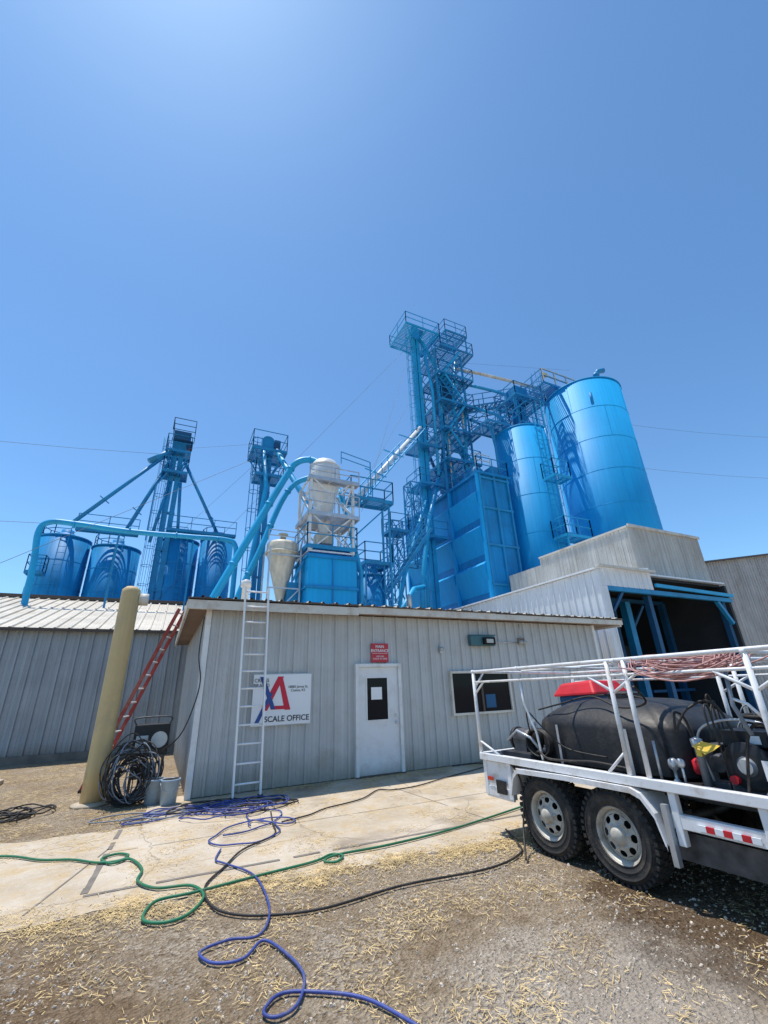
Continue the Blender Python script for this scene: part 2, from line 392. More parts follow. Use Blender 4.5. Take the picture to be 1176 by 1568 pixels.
# ------------------------------------------------------------ scale office
O=grp('scale_office_building')
w=MB().m('wall')
XR=10.94;HT=3.24
w.panel((0,0,0.02),(1,0,0),(0,0,1),(0,-1,0),XR,HT-.02)
w.panel((0,7,0.02),(0,-1,0),(0,0,1),(-1,0,0),7,HT-.02)
w.panel((XR,0,0.02),(0,1,0),(0,0,1),(1,0,0),7,HT-.02)
w.panel((XR,7,0.02),(-1,0,0),(0,0,1),(0,1,0),XR,HT-.02)
w.m('white').box(-.05,.05,-.055,.05,0,HT).box(XR-.05,XR+.05,-.055,.05,0,HT)
w.build('walls',O)
w=MB().m('galv')
for z in(.12,.9,1.7,2.5,3.1):
    for i in range(35):
        x=.305*i+.17
        if 3.0<x<4.3 and z<2.3 or 5.5<x<7.5 and .9<z<2.1 or .9<x<2.2 and 1<z<2.1:continue
        w.box(x-.006,x+.006,-.014,-.004,z-.006,z+.006)
w.build('screws',O)
w=MB().m('frame_dark').box(.06,XR-.06,.03,6.9,0,.05);w.build('sill',O)
r=MB().m('soffit').box(-.38,11.9,-.28,7.3,3.262,3.33)
r.m('trim').box(-.42,3.1,-.36,-.283,3.20,3.37).box(3.103,7.0,-.36,-.283,3.24,3.39).box(7.003,11.93,-.36,-.283,3.245,3.38)
r.m('trimdark').box(-.43,11.94,-.385,-.2,3.393,3.415)
r.m('trim').box(-.43,-.383,-.28,7.3,3.20,3.39)
r.m('white').box(11.903,11.95,-.28,7.3,3.2,3.39)
r.m('roofL').panel((-.42,-.36,3.42),(1,0,0),(0,1,.05),(0,-.05,1),12.35,7.7)
r.m('trimdark')
for i in range(28):
    x=-.2+i*.44+random.uniform(-.05,.05);r.box(x,x+random.uniform(.05,.25),-.39,-.33,3.40,3.432)
r.build('roof',O)
v=MB().m('white').lathe([(.09,0),(.09,.75),(.13,.75),(.13,.9),(.02,.95)],(.95,2,3.45),16);v.build('roof_vent',O)
d=MB().m('white')
d.box(3.12,3.19,-.10,0.02,.02,2.19).box(4.17,4.24,-.10,.02,.02,2.19).box(3.193,4.167,-.10,.02,2.12,2.19)
d.m('door').box(3.193,4.167,-.045,.01,.03,2.117)
d.m('trimdark').box(3.12,4.24,-.13,-.03,0.01,.028)
d.m('white').box(3.375,3.405,-.06,-.045,1.02,1.92).box(3.895,3.925,-.06,-.045,1.02,1.92).box(3.405,3.895,-.06,-.045,1.02,1.05).box(3.405,3.895,-.06,-.045,1.89,1.92)
d.m('glass').box(3.405,3.895,-.052,-.046,1.05,1.89)
d.m('signw').box(3.50,3.76,-.057,-.053,1.45,1.70)
d.m('galv').lathe([(.0,-.07),(.028,-.065),(.03,-.04),(.015,-.03),(.015,0)],(4.08,-.045,.98),12,'y')
d.m('galv').box(4.05,4.11,-.055,-.045,1.08,1.15)
d.build('door',O,.004)
wi=MB().m('trim')
x0,x1,z0,z1=5.59,7.42,1.02,2.0
wi.box(x0,x1,-.09,.02,z0,z0+.05).box(x0,x1,-.09,.02,z1-.05,z1).box(x0,x0+.05,-.09,.02,z0+.053,z1-.053).box(x1-.05,x1,-.09,.02,z0+.053,z1-.053)
wi.m('trimdark').box(6.48,6.53,-.08,.02,z0+.053,z1-.053)
wi.m('glass').box(x0+.053,6.477,-.05,-.03,z0+.053,z1-.053).box(6.533,x1-.053,-.05,-.03,z0+.053,z1-.053)
wi.m('bluedk').box(6.6,6.9,-.056,-.052,1.15,1.45)
wi.build('window',O)
lf=MB().m('teal').box(6.25,7.02,-.16,-.045,2.60,2.84).m('hole').box(6.62,6.97,-.24,-.163,2.63,2.80).m('bulb').box(6.68,6.9,-.25,-.243,2.66,2.76)
lf.m('teal').beam((6.25,-.06,2.86),(7.02,-.2,2.86),.03)
lf.build('wall_light_fixture',O,.01)
lf=MB().m('soffit').box(7.88,8.12,-.06,-.03,2.66,2.82).m('bulb').lathe([(.0,-.12),(.05,-.1),(.06,-.04),(.04,0)],(7.94,-.06,2.7),12,'y').lathe([(.0,-.12),(.05,-.1),(.06,-.04),(.04,0)],(8.07,-.06,2.7),12,'y')
lf.build('floodlight',O)
lf=MB().m('galv').lathe([(.0,-.14),(.05,-.12),(.055,-.03),(.03,0)],(5.38,-.03,2.52),12,'y').beam((5.38,-.06,2.42),(5.38,-.06,2.6),.05)
lf.build('camera_dome',O)
cb=MB().m('hblack').tube(smooth([(-.08,-.02,3.1),(-.1,-.06,2.4),(-.02,-.1,1.9),(-.1,-.06,1.4),(-.25,.0,1.0),(-.5,.3,.75)]),.012,6)
cb.m('galv').tube([(7.05,-.06,2.7),(7.9,-.06,2.7)],.012,6).tube([(8.0,-.06,2.8),(8.0,-.06,3.2)],.012,6)
cb.build('cable',O)
S=grp('office_sign')
b=MB().m('signw').box(.965,2.134,-.068,-.045,1.08,2.0);b.m('galv').box(.955,2.144,-.064,-.043,1.065,1.0785).box(.955,2.144,-.064,-.043,2.0015,2.015);b.build('sign_panel',S)
def poly(mb,pts,y,t=.003):
    n=len(pts);v=[(p[0],y,p[1]) for p in pts]+[(p[0],y+t,p[1]) for p in pts]
    mb.add(v,[tuple(range(n)),tuple(range(2*n-1,n-1,-1))]+[(i,i+n,(i+1)%n+n,(i+1)%n) for i in range(n)])
lg=MB().m('signred')
y=-.0725
poly(lg,[(1.44,1.96),(1.56,1.96),(1.26,1.34),(1.13,1.34)],y)
poly(lg,[(1.44,1.96),(1.53,1.96),(1.72,1.34),(1.60,1.34)],y-.001)
poly(lg,[(1.36,1.42),(1.66,1.42),(1.68,1.355),(1.33,1.355)],y-.002)
lg.m('signblue')
poly(lg,[(1.08,1.96),(1.17,1.96),(1.42,1.36),(1.33,1.36)],y-.0035)
poly(lg,[(1.36,1.66),(1.29,1.66),(1.03,1.13),(1.11,1.13)],y-.005)
lg.build('logo',S)
def text(s,x,z,size,mk,parent,name,y=-.0725,bold=.0):
    cu=bpy.data.curves.new(name,'FONT');cu.body=s;cu.size=size;cu.extrude=.001;cu.offset=bold;cu.align_x='CENTER';cu.materials.append(M[mk])
    ob=bpy.data.objects.new(name,cu);bpy.context.collection.objects.link(ob);ob.rotation_euler=(math.pi/2,0,0);ob.location=(x,y,z);ob.parent=parent
text('SCALE OFFICE',1.66,1.14,.142,'signblk',S,'text_office',bold=.002)
text('CROSS\nBRAND',1.12,1.86,.095,'signblk',S,'text_name',y=-.080)
text('18085 James St.\nCoates, KS',1.86,1.74,.066,'signblk',S,'text_address')
S=grp('entrance_sign')
b=MB().m('redsign').box(3.52,3.95,-.06,-.042,2.22,2.63);b.build('sign_panel',S)
text('MAIN\nENTRANCE',3.735,2.53,.088,'signw',S,'text_main',y=-.064,bold=.001)
text('VISITORS\nCHECK IN HERE',3.735,2.33,.05,'signw',S,'text_sub',y=-.064)
bd=MB().m('signw').box(3.54,3.93,-.063,-.0605,2.41,2.416);bd.build('rule',S)
# ------------------------------------------------------------ ladders
def ladder(name,b0,t0,side,w,mk,rungs,rk='alu'):
    G=grp(name);L=MB().m(mk);b0,t0=Vector(b0),Vector(t0);sd=Vector(side).normalized()
    for k in(-1,1):L.beam(b0+sd*k*w/2,t0+sd*k*w/2,.03,.075)
    L.build('side_rails',G);R=MB().m(rk)
    for i in range(rungs):
        p=b0.lerp(t0,(i+.7)/rungs);R.tube([p-sd*w/2,p+sd*w/2],.017,8)
    R.build('rungs',G);F=MB().m('black')
    for k in(-1,1):F.box(*(lambda q:(q.x-.04,q.x+.04,q.y-.05,q.y+.05,0.010,.05))(b0+sd*k*w/2))
    F.build('feet',G)
ladder('ladder',(.90,-.58,0.02),(.83,-.43,3.66),(1,.03,0),.46,'alu',12)
ladder('ladder',(-1.72,2.1,.02),(-.46,2.0,3.55),(.35,1,0),.40,'redlad',13,'alu')
# ------------------------------------------------------------ yellow post
G=grp('steel_pipe_post')
p=MB().m('post').lathe([(.175,0),(.175,.6),(.17,1.2),(.17,3.62),(.165,3.68),(.10,3.74),(.0,3.75)],(-1.47,.6,0),32);p.build('pipe',G)
p=MB().m('trim').lathe([(.12,0),(.12,.16),(.1,.17)],(-1.31,.62,3.50),20,'x');p.m('conc').lathe([(.30,0),(.29,.03),(.18,.05)],(-1.47,.6,.001),24);p.build('fittings',G)
# ------------------------------------------------------------ left barn
B=grp('metal_barn')
w=MB().m('wallL');w.panel((-26,8,0),(1,0,0),(0,0,1),(0,-1,0),27,3.8,pitch=.38,dep=.06)
w.panel((1,8,0),(0,1,0),(0,0,1),(1,0,0),14.6,lambda u:(0,3.8+.3*(u if u<7.3 else 14.6-u)))
w.build('walls',B)
w=MB().m('roofL');V=(0,1,.3)
w.panel((-26.3,7.75,3.76),(1,0,0),V,(0,-.3,1),27.6,7.9,pitch=.38,dep=.06)
w.panel((1.3,22.9,3.76),(-1,0,0),(0,-1,.3),(0,.3,1),27.6,7.9,pitch=.38,dep=.06)
w.m('trimdark').box(-26.3,1.3,7.70,7.745,3.70,3.79).box(-14,1.3,15.2,15.45,6.06,6.2)
w.build('roof',B)
w=MB().m('frame_dark').box(-26,1,7.86,7.93,0,.22);w.build('base',B)
# ------------------------------------------------------------ drive-through shed
B=grp('drive_through_shed')
w=MB().m('white_siding')
w.panel((12.75,9.5,0),(0,-1,0),(0,0,1),(-1,0,0),8.8,5.35,dep=.05)
w.panel((12.75,.7,4.78),(1,0,0),(0,0,1),(0,-1,0),2.9,lambda u:(.0,.57+.1*u))
w.panel((12.75,.7,0),(1,0,0),(0,0,1),(0,-1,0),.3,4.775)
w.build('walls',B)
w=MB().m('trim').box(12.6,15.75,.5,.63,5.42,5.50)
w.m('white_siding').box(12.62,20.7,.72,9.6,5.36,5.42)
w.build('roof',B)
w=MB().m('blue3').beam((13.06,.75,4.70),(20.8,.75,4.66),.14,.16)
w.m('pipe').beam((15.7,.62,4.95),(20.8,.62,4.84),.08,.13)
w.m('bluedk')
for x in(13.2,15.5,20.4):w.beam((x,.95,0),(x,.95,4.6),.2)
w.beam((13.2,.8,3.9),(13.9,.8,4.6),.1).m('blue3').beam((20.5,.8,3.7),(19.8,.8,4.6),.14).m('bluedk')
w.m('blue3').beam((15.9,2.2,0),(15.9,2.2,4.6),.28).m('bluedk').beam((15.9,2.2,3.4),(17,2.2,4.5),.1)
for y in(3.5,6.5):
    for x in(13.2,16.8,20.4):w.beam((x,y,0),(x,y,5),.25)
    w.beam((13,y,5),(20.5,y,5),.16)
for z in(1.2,2.4):w.beam((17.5,3,z),(20.3,3,z),.1)
w.build('steel_frame',B)
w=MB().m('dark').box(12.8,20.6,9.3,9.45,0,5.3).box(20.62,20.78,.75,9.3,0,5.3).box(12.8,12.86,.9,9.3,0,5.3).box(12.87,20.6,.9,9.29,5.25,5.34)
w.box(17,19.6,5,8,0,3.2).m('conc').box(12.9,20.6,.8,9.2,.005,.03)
w.build('interior',B)
B=grp('upper_mill_building')
w=MB().m('beige')
w.panel((16,8.7,5.3),(0,-1,0),(0,0,1),(-1,0,0),2.4,1.95,.2,.02).panel((16,6.3,5.3),(0,-1,0),(0,0,1),(-1,0,0),5.0,2.3,.2,.02)
w.panel((16,1.3,5.3),(1,0,0),(0,0,1),(0,-1,0),4.9,lambda u:(0,2.32+.02*u),.2,.02)
w.box(16.05,20.85,1.35,6.25,5.3,7.55).box(16.05,20.85,6.3,8.65,5.3,7.2)
w.m('trim').box(15.95,20.95,1.22,1.28,7.6,7.72).box(15.93,15.97,1.3,6.3,7.58,7.66)
w.build('walls',B)
B=grp('warehouse')
w=MB().m('grayR')
w.panel((20.95,1.6,0),(1,0,0),(0,0,1),(0,-1,0),19,lambda u:(0,6.5+.16*min(u,19-u)),.25,.03)
w.panel((20.95,12,0),(0,-1,0),(0,0,1),(-1,0,0),10.4,6.45,.25,.03)
w.build('walls',B)
w=MB().m('trimdark').beam((20.9,1.5,6.55),(30.45,1.5,8.09),.12,.09).m('roofL').add([(20.9,1.5,6.56),(30.45,1.5,8.1),(30.45,12,8.1),(20.9,12,6.56)],[(0,1,2,3)])
w.m('trimdark').box(21.0,21.12,1.45,1.55,0,6.4)
w.build('roof',B)
# ------------------------------------------------------------ silos
def silo(cx,cy,R,z0,z1,cone,mk,bands,seg=64,ring=.02,name='grain_silo'):
    G=grp(name)
    s=MB().m(mk);s.lathe([(R,z0),(R,z1)],(cx,cy,0),seg);s.build('shell',G)
    s=MB().m(mk);s.lathe([(R+.05,z1-.02),(R+.05,z1+.05),(R*.5,z1+cone*.5),(.3,z1+cone),(.3,z1+cone+.15),(0,z1+cone+.15)],(cx,cy,0),seg);s.build('roof_cone',G)
    s=MB().m(mk);n=bands
    for i in range(1,n):
        z=z0+(z1-z0)*i/n;s.lathe([(R+.001,z-.03),(R+ring,z-.025),(R+ring,z+.025),(R+.001,z+.03)],(cx,cy,0),seg,caps=False)
        for k in range(4):
            a=(k+.5*(i%2))*math.pi/2+.3;h=(z1-z0)/n
            s.beam((cx+R*math.cos(a),cy+R*math.sin(a),z),(cx+R*math.cos(a),cy+R*math.sin(a),z+h),.02)
    s.build('seam_rings',G);return G
G=silo(25.8,8.5,2.72,0,21.9,1.3,'blue',9,96,.015)
s=MB().m('blue3')
s.lathe([(.18,22.5),(.18,24.0),(.24,24.0),(.24,24.2)],(27.0,7.6,0),16).tube([(27,7.6,24.1),(27.15,7.5,24.4),(27.6,7.3,24.5)],.2,12)
s.build('vent',G)
s=MB().m('blue2');s.tube([(23.85,6.45,19.6),(23.8,6.4,20.5)],.10,10);s.build('port',G)
G=silo(19.8,9.7,1.80,0,17.7,.8,'blue',7,72,.012)
s=MB().m('pipe');cladder(s,(19.55,7.78),7.2,18.2,(-.2,-1))
platform(s,18.9,21.0,6.7,7.7,9.5);platform(s,19.0,20.4,6.8,7.7,13.4)
s.beam((19.0,6.8,7.2),(19.0,6.8,9.4),.08).beam((20.9,6.8,7.2),(20.9,6.8,9.4),.08).tube([(20.2,7.8,8),(20.2,7.8,17.5)],.05,8)
s.m('galv').lathe([(.22,0),(.25,.1),(.25,.5),(.1,.6)],(21.0,6.2,8.5),16,'y')
s.build('caged_ladder',G)
def smallsilo(cx,cy,R,z1,mk='blue2'):
    G=silo(cx,cy,R,3,z1,.45,mk,5,40,.012)
    s=MB().m('blue3');pts=[(cx+R*.95*math.cos(a*math.pi/5),cy+R*.95*math.sin(a*math.pi/5),z1+.05) for a in range(10)]
    rail(s,pts[3:9],.7,.035,step=5);cladder(s,(cx+.2,cy-R-.12),4.5,z1,(0,-1),w=.35,cage=False,t=.03);s.build('top_rail',G)
smallsilo(-6.5,18.5,1.2,9.8);smallsilo(-4.0,18.5,1.2,9.5);smallsilo(-.8,18.8,1.08,10.4);smallsilo(1.3,18.2,.95,10.5)
s=MB().m('blue3');platform(s,-5.9,-3.0,17.0,17.3,10.2,.8,.035,'s');platform(s,-1.6,2.2,16.9,17.2,10.7,.8,.035,'s')
platform(s,-7.4,-6.7,16.5,17.1,7.6,.8,.035)
s.build('silo_catwalk')
# ------------------------------------------------------------ bucket elevators
def elevator(x,y,z1,pw,legw,mk='blue3',z0=0):
    G=grp('bucket_elevator')
    s=MB().m(mk);g=legw*.56
    s.box(x-g-legw*.42,x-g+legw*.42,y-legw*.5,y+legw*.5,z0,z1).box(x+g-legw*.42,x+g+legw*.42,y-legw*.5,y+legw*.5,z0,z1)
    z=z0+2.4
    while z<z1:
        s.box(x-g-legw*.5,x+g+legw*.5,y-legw*.58,y+legw*.58,z-.03,z+.03);z+=2.4
    s.build('leg_casing',G)
    s=MB().m(mk);hw=legw*1.25
    s.lathe([(hw,-legw*.62),(hw,legw*.62)],(x,y,z1+.35),20,'y',False).box(x-hw,x+hw,y-legw*.6,y+legw*.6,z1-.55,z1+.35)
    s.m('bluedk').box(x+hw,x+hw+.35,y-.25,y+.25,z1,z1+.5);s.build('head',G,.02)
    s=MB().m(mk);platform(s,x-pw/2,x+pw/2,y-pw*.45,y+pw*.45,z1-.5,1.07,.045 if pw>2.5 else .035)
    for a in(-1,1):
        for b_ in(-1,1):s.beam((x+a*pw*.45,y+b_*pw*.4,z1-.6),(x+a*.2,y+b_*.2,z1-2),.07)
    s.build('head_platform',G)
    s=MB().m(mk);cladder(s,(x-legw*1.15,y-.1),z0+2,z1-.4,(-1,-.3),w=.34,t=.03,r=.28);s.build('caged_ladder',G)
    return G
elevator(13.75,13,27.8,3.0,.31,'pipe')
elevator(3.05,13,14.9,1.9,.27,'blue3')
elevator(-1.7,18,16.6,1.4,.33,'blue3')
s=MB().m('blue3');platform(s,-2.4,-1.0,17.3,18.6,14.6,.9,.035);platform(s,2.4,3.9,12.3,13.6,12.9,.9,.035)
s.m('bluedk').box(-2.1,-1.1,17.4,18.4,16.9,17.5)
rail(s,[(-2.2,17.2,17.4),(-.9,17.2,17.4),(-.9,18.6,17.4),(-2.2,18.6,17.4)],.9,.035,True);s.build('elevator_platform')
# ------------------------------------------------------------ main support tower
G=grp('elevator_support_tower')
s=MB().m('blue3');X0,X1,Y0,Y1=14.8,17.3,12,15
lattice(s,X0,X1,Y0,Y1,13.6,26.0,2.48,.12,.06);s.build('lattice_frame',G)
s=MB().m('blue3')
for i,z in enumerate((16.1,18.6,21.0,23.5)):
    e=.35 if i%2 else .1
    platform(s,X0-.1,X1+e+.2,Y0-.5,Y1-.8*(i%2),z,1.0,.04,'sew')
platform(s,15.2,18.3,11.6,15.2,26.3)
platform(s,15.8,17.9,11.6,13.4,28.0,1.07,.04)
for x in(15.9,17.8):
    for y in(11.7,13.3):s.beam((x,y,26.3),(x,y,28),.08)
s.build('platforms',G)
s=MB().m('pipe')
z=13.6;dr=1
while z<26:
    xa,xb=(X0+.4,X1-.4) if dr>0 else (X1-.4,X0+.4)
    for yy in(Y0-.45,Y0+.15):
        s.beam((xa,yy,z),(xb,yy,z+2.48),.04,.14);s.beam((xa,yy,z+.9),(xb,yy,z+3.38),.035)
    for k in range(9):
        t=(k+.5)/9;s.box(xa+(xb-xa)*t-.1,xa+(xb-xa)*t+.1,Y0-.43,Y0+.13,z+2.48*t-.015,z+2.48*t+.015)
    z+=2.48;dr*=-1
s.build('stairs',G)
s=MB().m('bluedk').box(15.7,16.8,12.8,14.2,21.6,24.2)
s.m('blue3').lathe([(.7,0),(.7,1.0),(.2,2.0),(.2,2.6)][::-1],(16,13.4,14.5),20)
s.m('pipe').tube([(15.4,12.4,24.5),(15.2,12.3,19),(15.9,12.4,14)],.12,10).tube([(16.9,12.2,25.5),(16.2,12.2,21),(16.9,12.4,15.5)],.11,10)
s.tube([(14.1,12.8,27.4),(15.2,12.8,25.4),(16,13,24)],.17,10).tube([(14.3,12.6,26.0),(14.55,12.3,22),(14.4,12.3,15)],.11,10)
s.tube([(17.2,14,24),(17.3,12.3,20.5),(16.4,11.8,15)],.11,10)
s.m('bluedk').tube([(16.0,14.5,25.5),(16.6,14.2,20),(15.6,13.9,15)],.14,10).tube([(15.2,14.6,24),(15.1,14.4,18),(15.9,13.9,14.6)],.12,10)
s.m('cream').tube([(16.9,12.2,16),(17.0,12.2,21.8)],.08,8).tube([(15.3,12.1,14),(15.5,12.1,20)],.05,8)
s.build('distributor_and_spouts',G)
s=MB().m('blue3')
for z in(10.5,14.2,17.2):platform(s,12.8,14.6,12.1,13.9,z,1.0,.04,'sw')
lattice(s,12.0,12.7,12.1,13.0,8.5,14,1.4,.07,.045)
lattice(s,10.3,11.0,11.6,12.4,6,10.9,1.2,.06,.04)
platform(s,10.1,11.3,11.4,12.6,10.3,1,.04)
for yy in(10.6,11.3):s.beam((8.6,yy,5.2),(12.4,yy,10.3),.05,.16)
for k in range(16):
    t=k/16;s.box(8.6+3.8*t-.1,8.6+3.8*t+.1,10.6,11.3,5.2+5.1*t,5.24+5.1*t)
for yy in(10.6,11.3):rail(s,[(8.6,yy,5.3),(12.4,yy,10.4)],.95,.035)
s.m('pipe').tube([(13.4,12.6,13),(12.2,12.0,10.5),(10.6,11.3,7),(10.2,11.2,5)],.12,10).tube([(14.5,12.5,14.8),(13.0,11.8,11.3),(11.8,11.2,6.8),(11.6,11.1,4)],.14,10)
s.tube([(13.3,12.7,9.4),(12.8,12.2,8.2),(12.6,12,5)],.12,10)
s.build('lower_platforms',G)
# ------------------------------------------------------------ hopper bin block
G=grp('hopper_bin_block')
s=MB().m('blue2').box(15,17.2,9,17.9,0,13.6);s.build('body',G)
s=MB().m('blue')
ys=[9,12,15,17.9]
for a,b_ in zip(ys,ys[1:]):
    for z in(4.2,6.4,8.6,10.8):
        s.add([(14.985,a+.12,z),(14.985,b_-.12,z),(14.65,b_-.12,z+1.55),(14.65,a+.12,z+1.55),(14.985,a+.12,z+1.8),(14.985,b_-.12,z+1.8)],
            [(1,0,3,2),(2,3,4,5),(0,4,3),(1,2,5)])
for y in ys:s.beam((14.88,y,0),(14.88,y,13.6),.18)
s.build('stiffeners',G)
s=MB().m('blue3')
for z in(4.5,6.8,9.1,11.4,13.4):s.beam((14.9,8.93,z),(17.3,8.93,z),.1,.12)
for x in(15.0,16.1,17.15):s.beam((x,8.93,0),(x,8.93,13.6),.12)
s.m('blue2').box(14.8,17.4,8.8,18.1,13.6,13.75)
s.m('blue3');rail(s,[(14.9,18,13.75),(14.9,8.9,13.75),(17.3,8.9,13.75),(17.3,12,13.75)])
s.lathe([(.5,0),(.5,.8),(.2,1.2)],(15.9,10.3,13.75),16).box(16.4,17.0,9.4,10.6,13.76,14.6)
s.m('cream');rail(s,[(15.4,9.6,14.6),(16.6,9.6,14.6)],.9,.04)
s.build('trim',G)
# ------------------------------------------------------------ catwalks to silos
G=grp('silo_catwalk_bridge')
s=MB().m('blue3')
def bridge(a,b_,w,dz=.6):
    a,b_=Vector(a),Vector(b_);d=(b_-a);n=max(2,round(d.length/1.1));sd=Vector((-d.y,d.x,0)).normalized()*w/2
    for k in(-1,1):
        A,Bq=a+sd*k,b_+sd*k;Z=Vector((0,0,dz))
        s.beam(A,Bq,.08,.1);s.beam(A-Z,Bq-Z,.06)
        for i in range(n):
            p,q=A.lerp(Bq,i/n),A.lerp(Bq,(i+1)/n);s.beam(p,q-Z,.04);s.beam(q,q-Z,.04)
        rail(s,[A,Bq],1.05,.045)
    for i in range(n*3+1):
        p=a.lerp(b_,i/(n*3));s.beam(p-sd,p+sd,.12,.04)
bridge((17.6,9.9,18.3),(21.4,10.0,21.6),1.1)
bridge((17.4,12.4,21.2),(21.6,11.2,22.4),.8)
platform(s,22.2,26.0,8.7,10.9,22.75,1.2,.05);platform(s,16.6,18.6,9.2,10.9,18.2,1.05,.045)
platform(s,19.6,22.6,9.2,11.4,21.3,1.05,.045);platform(s,20.2,22.4,9.6,11.6,19.3,1,.045,'sw')
for x,y,z0,z1 in((19.8,9.5,18,21.2),(21.6,9.5,14,21.2),(22.5,11.2,14,22.6),(19.8,11.2,17.5,21.2),(22.3,9.2,21,22.7)):s.beam((x,y,z0),(x,y,z1),.1)
s.beam((19.8,9.5,18),(21.6,9.5,21),.06).beam((21.6,9.5,18),(19.8,9.5,21),.06).beam((18.4,9.3,18.1),(19.0,9.4,17.2),.07).beam((16.8,9.4,18.1),(17.1,9.4,16),.07).beam((17.1,9.4,13.7),(17.1,9.4,18.1),.1)
cladder(s,(21.9,9.4),19.3,22.8,(0,-1),cage=True)
s.m('blue2').box(20.3,21.5,9.8,10.9,21.35,22.6).lathe([(.5,19.4),(.5,20.4),(.2,21)],(20.8,10.4,0),16)
s.build('walkway',G)
s=MB().m('cream');rail(s,[(22.2,8.64,22.8),(26.0,8.64,22.8)],1.15,.05)
s.tube([(17.0,12.4,25.0),(18.5,11.6,24.5),(21.6,10.4,23.6),(23.4,10,23.3)],.12,10)
s.m('pipe').tube([(17.0,12.6,23.9),(19.5,11.3,22.9),(21.5,10.6,22.2)],.12,10).tube([(17.2,12.9,22.2),(19.0,10.9,20.3),(19.8,9.9,18.4)],.12,10)
s.tube([(17.2,12.5,20.6),(18.4,11.0,19.0),(19.3,10.2,18.0)],.1,8)
s.m('yel').beam((22.9,9.2,24.0),(23.3,9.2,24.0),.22)
s.m('bluedk').box(24.0,25.0,9.3,10.2,22.8,23.5)
s.build('spouts',G)
# ------------------------------------------------------------ cyclone
G=grp('cyclone_separator')
s=MB().m('cyc');cx,cy=4.65,7.1
s.lathe([(.10,7.4),(.16,7.7),(.60,9.9),(.66,10.0),(.66,10.95),(.5,11.2),(.2,11.36),(0,11.38)],(cx,cy,0),40);s.build('cyclone_body',G)
s=MB().m('cyc')
for z in(10.05,10.5,10.93):s.lathe([(.66,z-.02),(.69,z-.02),(.69,z+.02),(.66,z+.02)],(cx,cy,0),40,caps=False)
s.m('cream').lathe([(.34,8.5),(.46,8.55),(.46,8.6),(.36,8.62)],(cx,cy,0),24).box(4.3,5.0,6.8,7.4,7.3,7.75);s.build('flanges',G)
s=MB().m('cyc');lattice(s,3.80,5.65,6.25,8.0,6.75,10.0,1.65,.10,.055);s.m('galv');platform(s,3.7,5.9,6.15,8.1,8.4,.9,.035,'s');platform(s,3.7,5.9,6.15,6.5,10.0,.5,.035,'s');s.m('blue3')
platform(s,3.7,5.8,6.2,8.1,7.0,.9,.035,'swe')
s.build('support_frame',G)
s=MB().m('blue').box(3.75,5.75,6.15,8.05,0,6.62);s.m('blue2')
for z in(5.3,6.5):s.beam((3.7,6.1,z),(5.8,6.1,z),.06,.1).beam((3.7,6.1,z),(3.7,8.1,z),.06,.1)
s.beam((4.75,6.12,4),(4.75,6.12,6.6),.05)
s.box(4.05,5.2,6.4,7.8,6.62,7.0);s.build('receiver_box',G)
s=MB().m('blue3')
platform(s,5.95,8.1,7.2,8.1,9.9,1,.04);s.beam((7.9,7.3,5),(7.9,7.3,9.8),.08).beam((7.9,8.0,5),(7.9,8.0,9.8),.08).beam((6.2,7.3,8),(7.9,7.3,9.7),.06)
rail(s,[(5.2,6.5,11.0),(6.8,6.9,11.0)],.6,.03);s.beam((6.8,6.9,9.9),(6.8,6.9,11.6),.04)
s.m('pipe').tube([(5.5,7.6,10.3),(6.1,7.7,8.3),(6.6,7.7,6.5),(6.6,7.7,4)],.10,10)
s.build('side_platform',G)
G=grp('cream_hopper')
s=MB().m('cream').lathe([(.12,4.6),(.14,4.95),(.58,6.7),(.62,6.8),(.62,7.15),(.56,7.25),(.1,7.4),(0,7.4)],(3.0,7.3,0),32)
s.lathe([(.63,6.78),(.67,6.78),(.67,6.84),(.63,6.84)],(3.0,7.3,0),32,caps=False).lathe([(.12,7.35),(.12,7.6),(.2,7.6),(.2,7.65),(0,7.67)],(3.0,7.3,0),16);s.build('hopper',G)
s=MB().m('galv');
for x,y in((2.4,6.7),(3.6,6.7),(2.4,7.9),(3.6,7.9)):s.beam((x,y,3.4),(x,y,6.9),.06)
s.beam((2.4,6.7,5.3),(3.6,6.7,5.3),.05).beam((2.4,6.7,6.6),(3.6,6.7,6.6),.05).beam((2.4,6.7,4),(3.6,6.7,5.3),.04)
rail(s,[(2.3,6.6,7.1),(3.7,6.6,7.1)],.45,.03)
s.m('blue3').box(3.2,3.72,6.9,7.6,3.6,5.6).m('blue3').beam((3.3,6.6,5.6),(3.7,6.6,6.4),.08);s.build('stand',G)
# ------------------------------------------------------------ pipes
G=grp('pneumatic_pipe')
s=MB().m('pipe').tube(smooth([(-6.15,13,4.5),(-6.25,13,7),(-6.4,13,8.5),(-6.1,13,9.0),(-5.2,13,9.05),(-3,13,8.95),(-.5,13,9.0),(1.3,13,9.05),(1.8,13,8.8),(1.9,13,7.8),(1.9,13,5)]),.125,12)
for x in(-5.2,-3,-1,.9):s.lathe([(.125,-.03),(.17,-.03),(.17,.03),(.125,.03)],(x,13,9.0),16,'x')
s.build('pipe',G)
s=MB().m('blue3')
for x in(-3.4,-.2):s.beam((x,13.1,5),(x,13.1,8.8),.08)
s.build('supports',G)
def flanges(s,P,r,idx):
    for i in idx:
        d=(P[i+1]-P[i]).normalized()*.03;s.tube([P[i]-d,P[i]+d],r*1.25,14)
G=grp('pneumatic_pipe')
P=smooth([(4.4,7.0,11.1),(4.0,7.3,11.35),(3.45,7.4,11.15),(3.05,7.5,10.5),(1.9,7.5,7.9),(.6,7.5,4.9),(.3,7.5,4.1)])
s=MB().m('pipe').tube(P,.145,14);flanges(s,P,.145,(8,22,29,36,43));s.build('pipe',G)
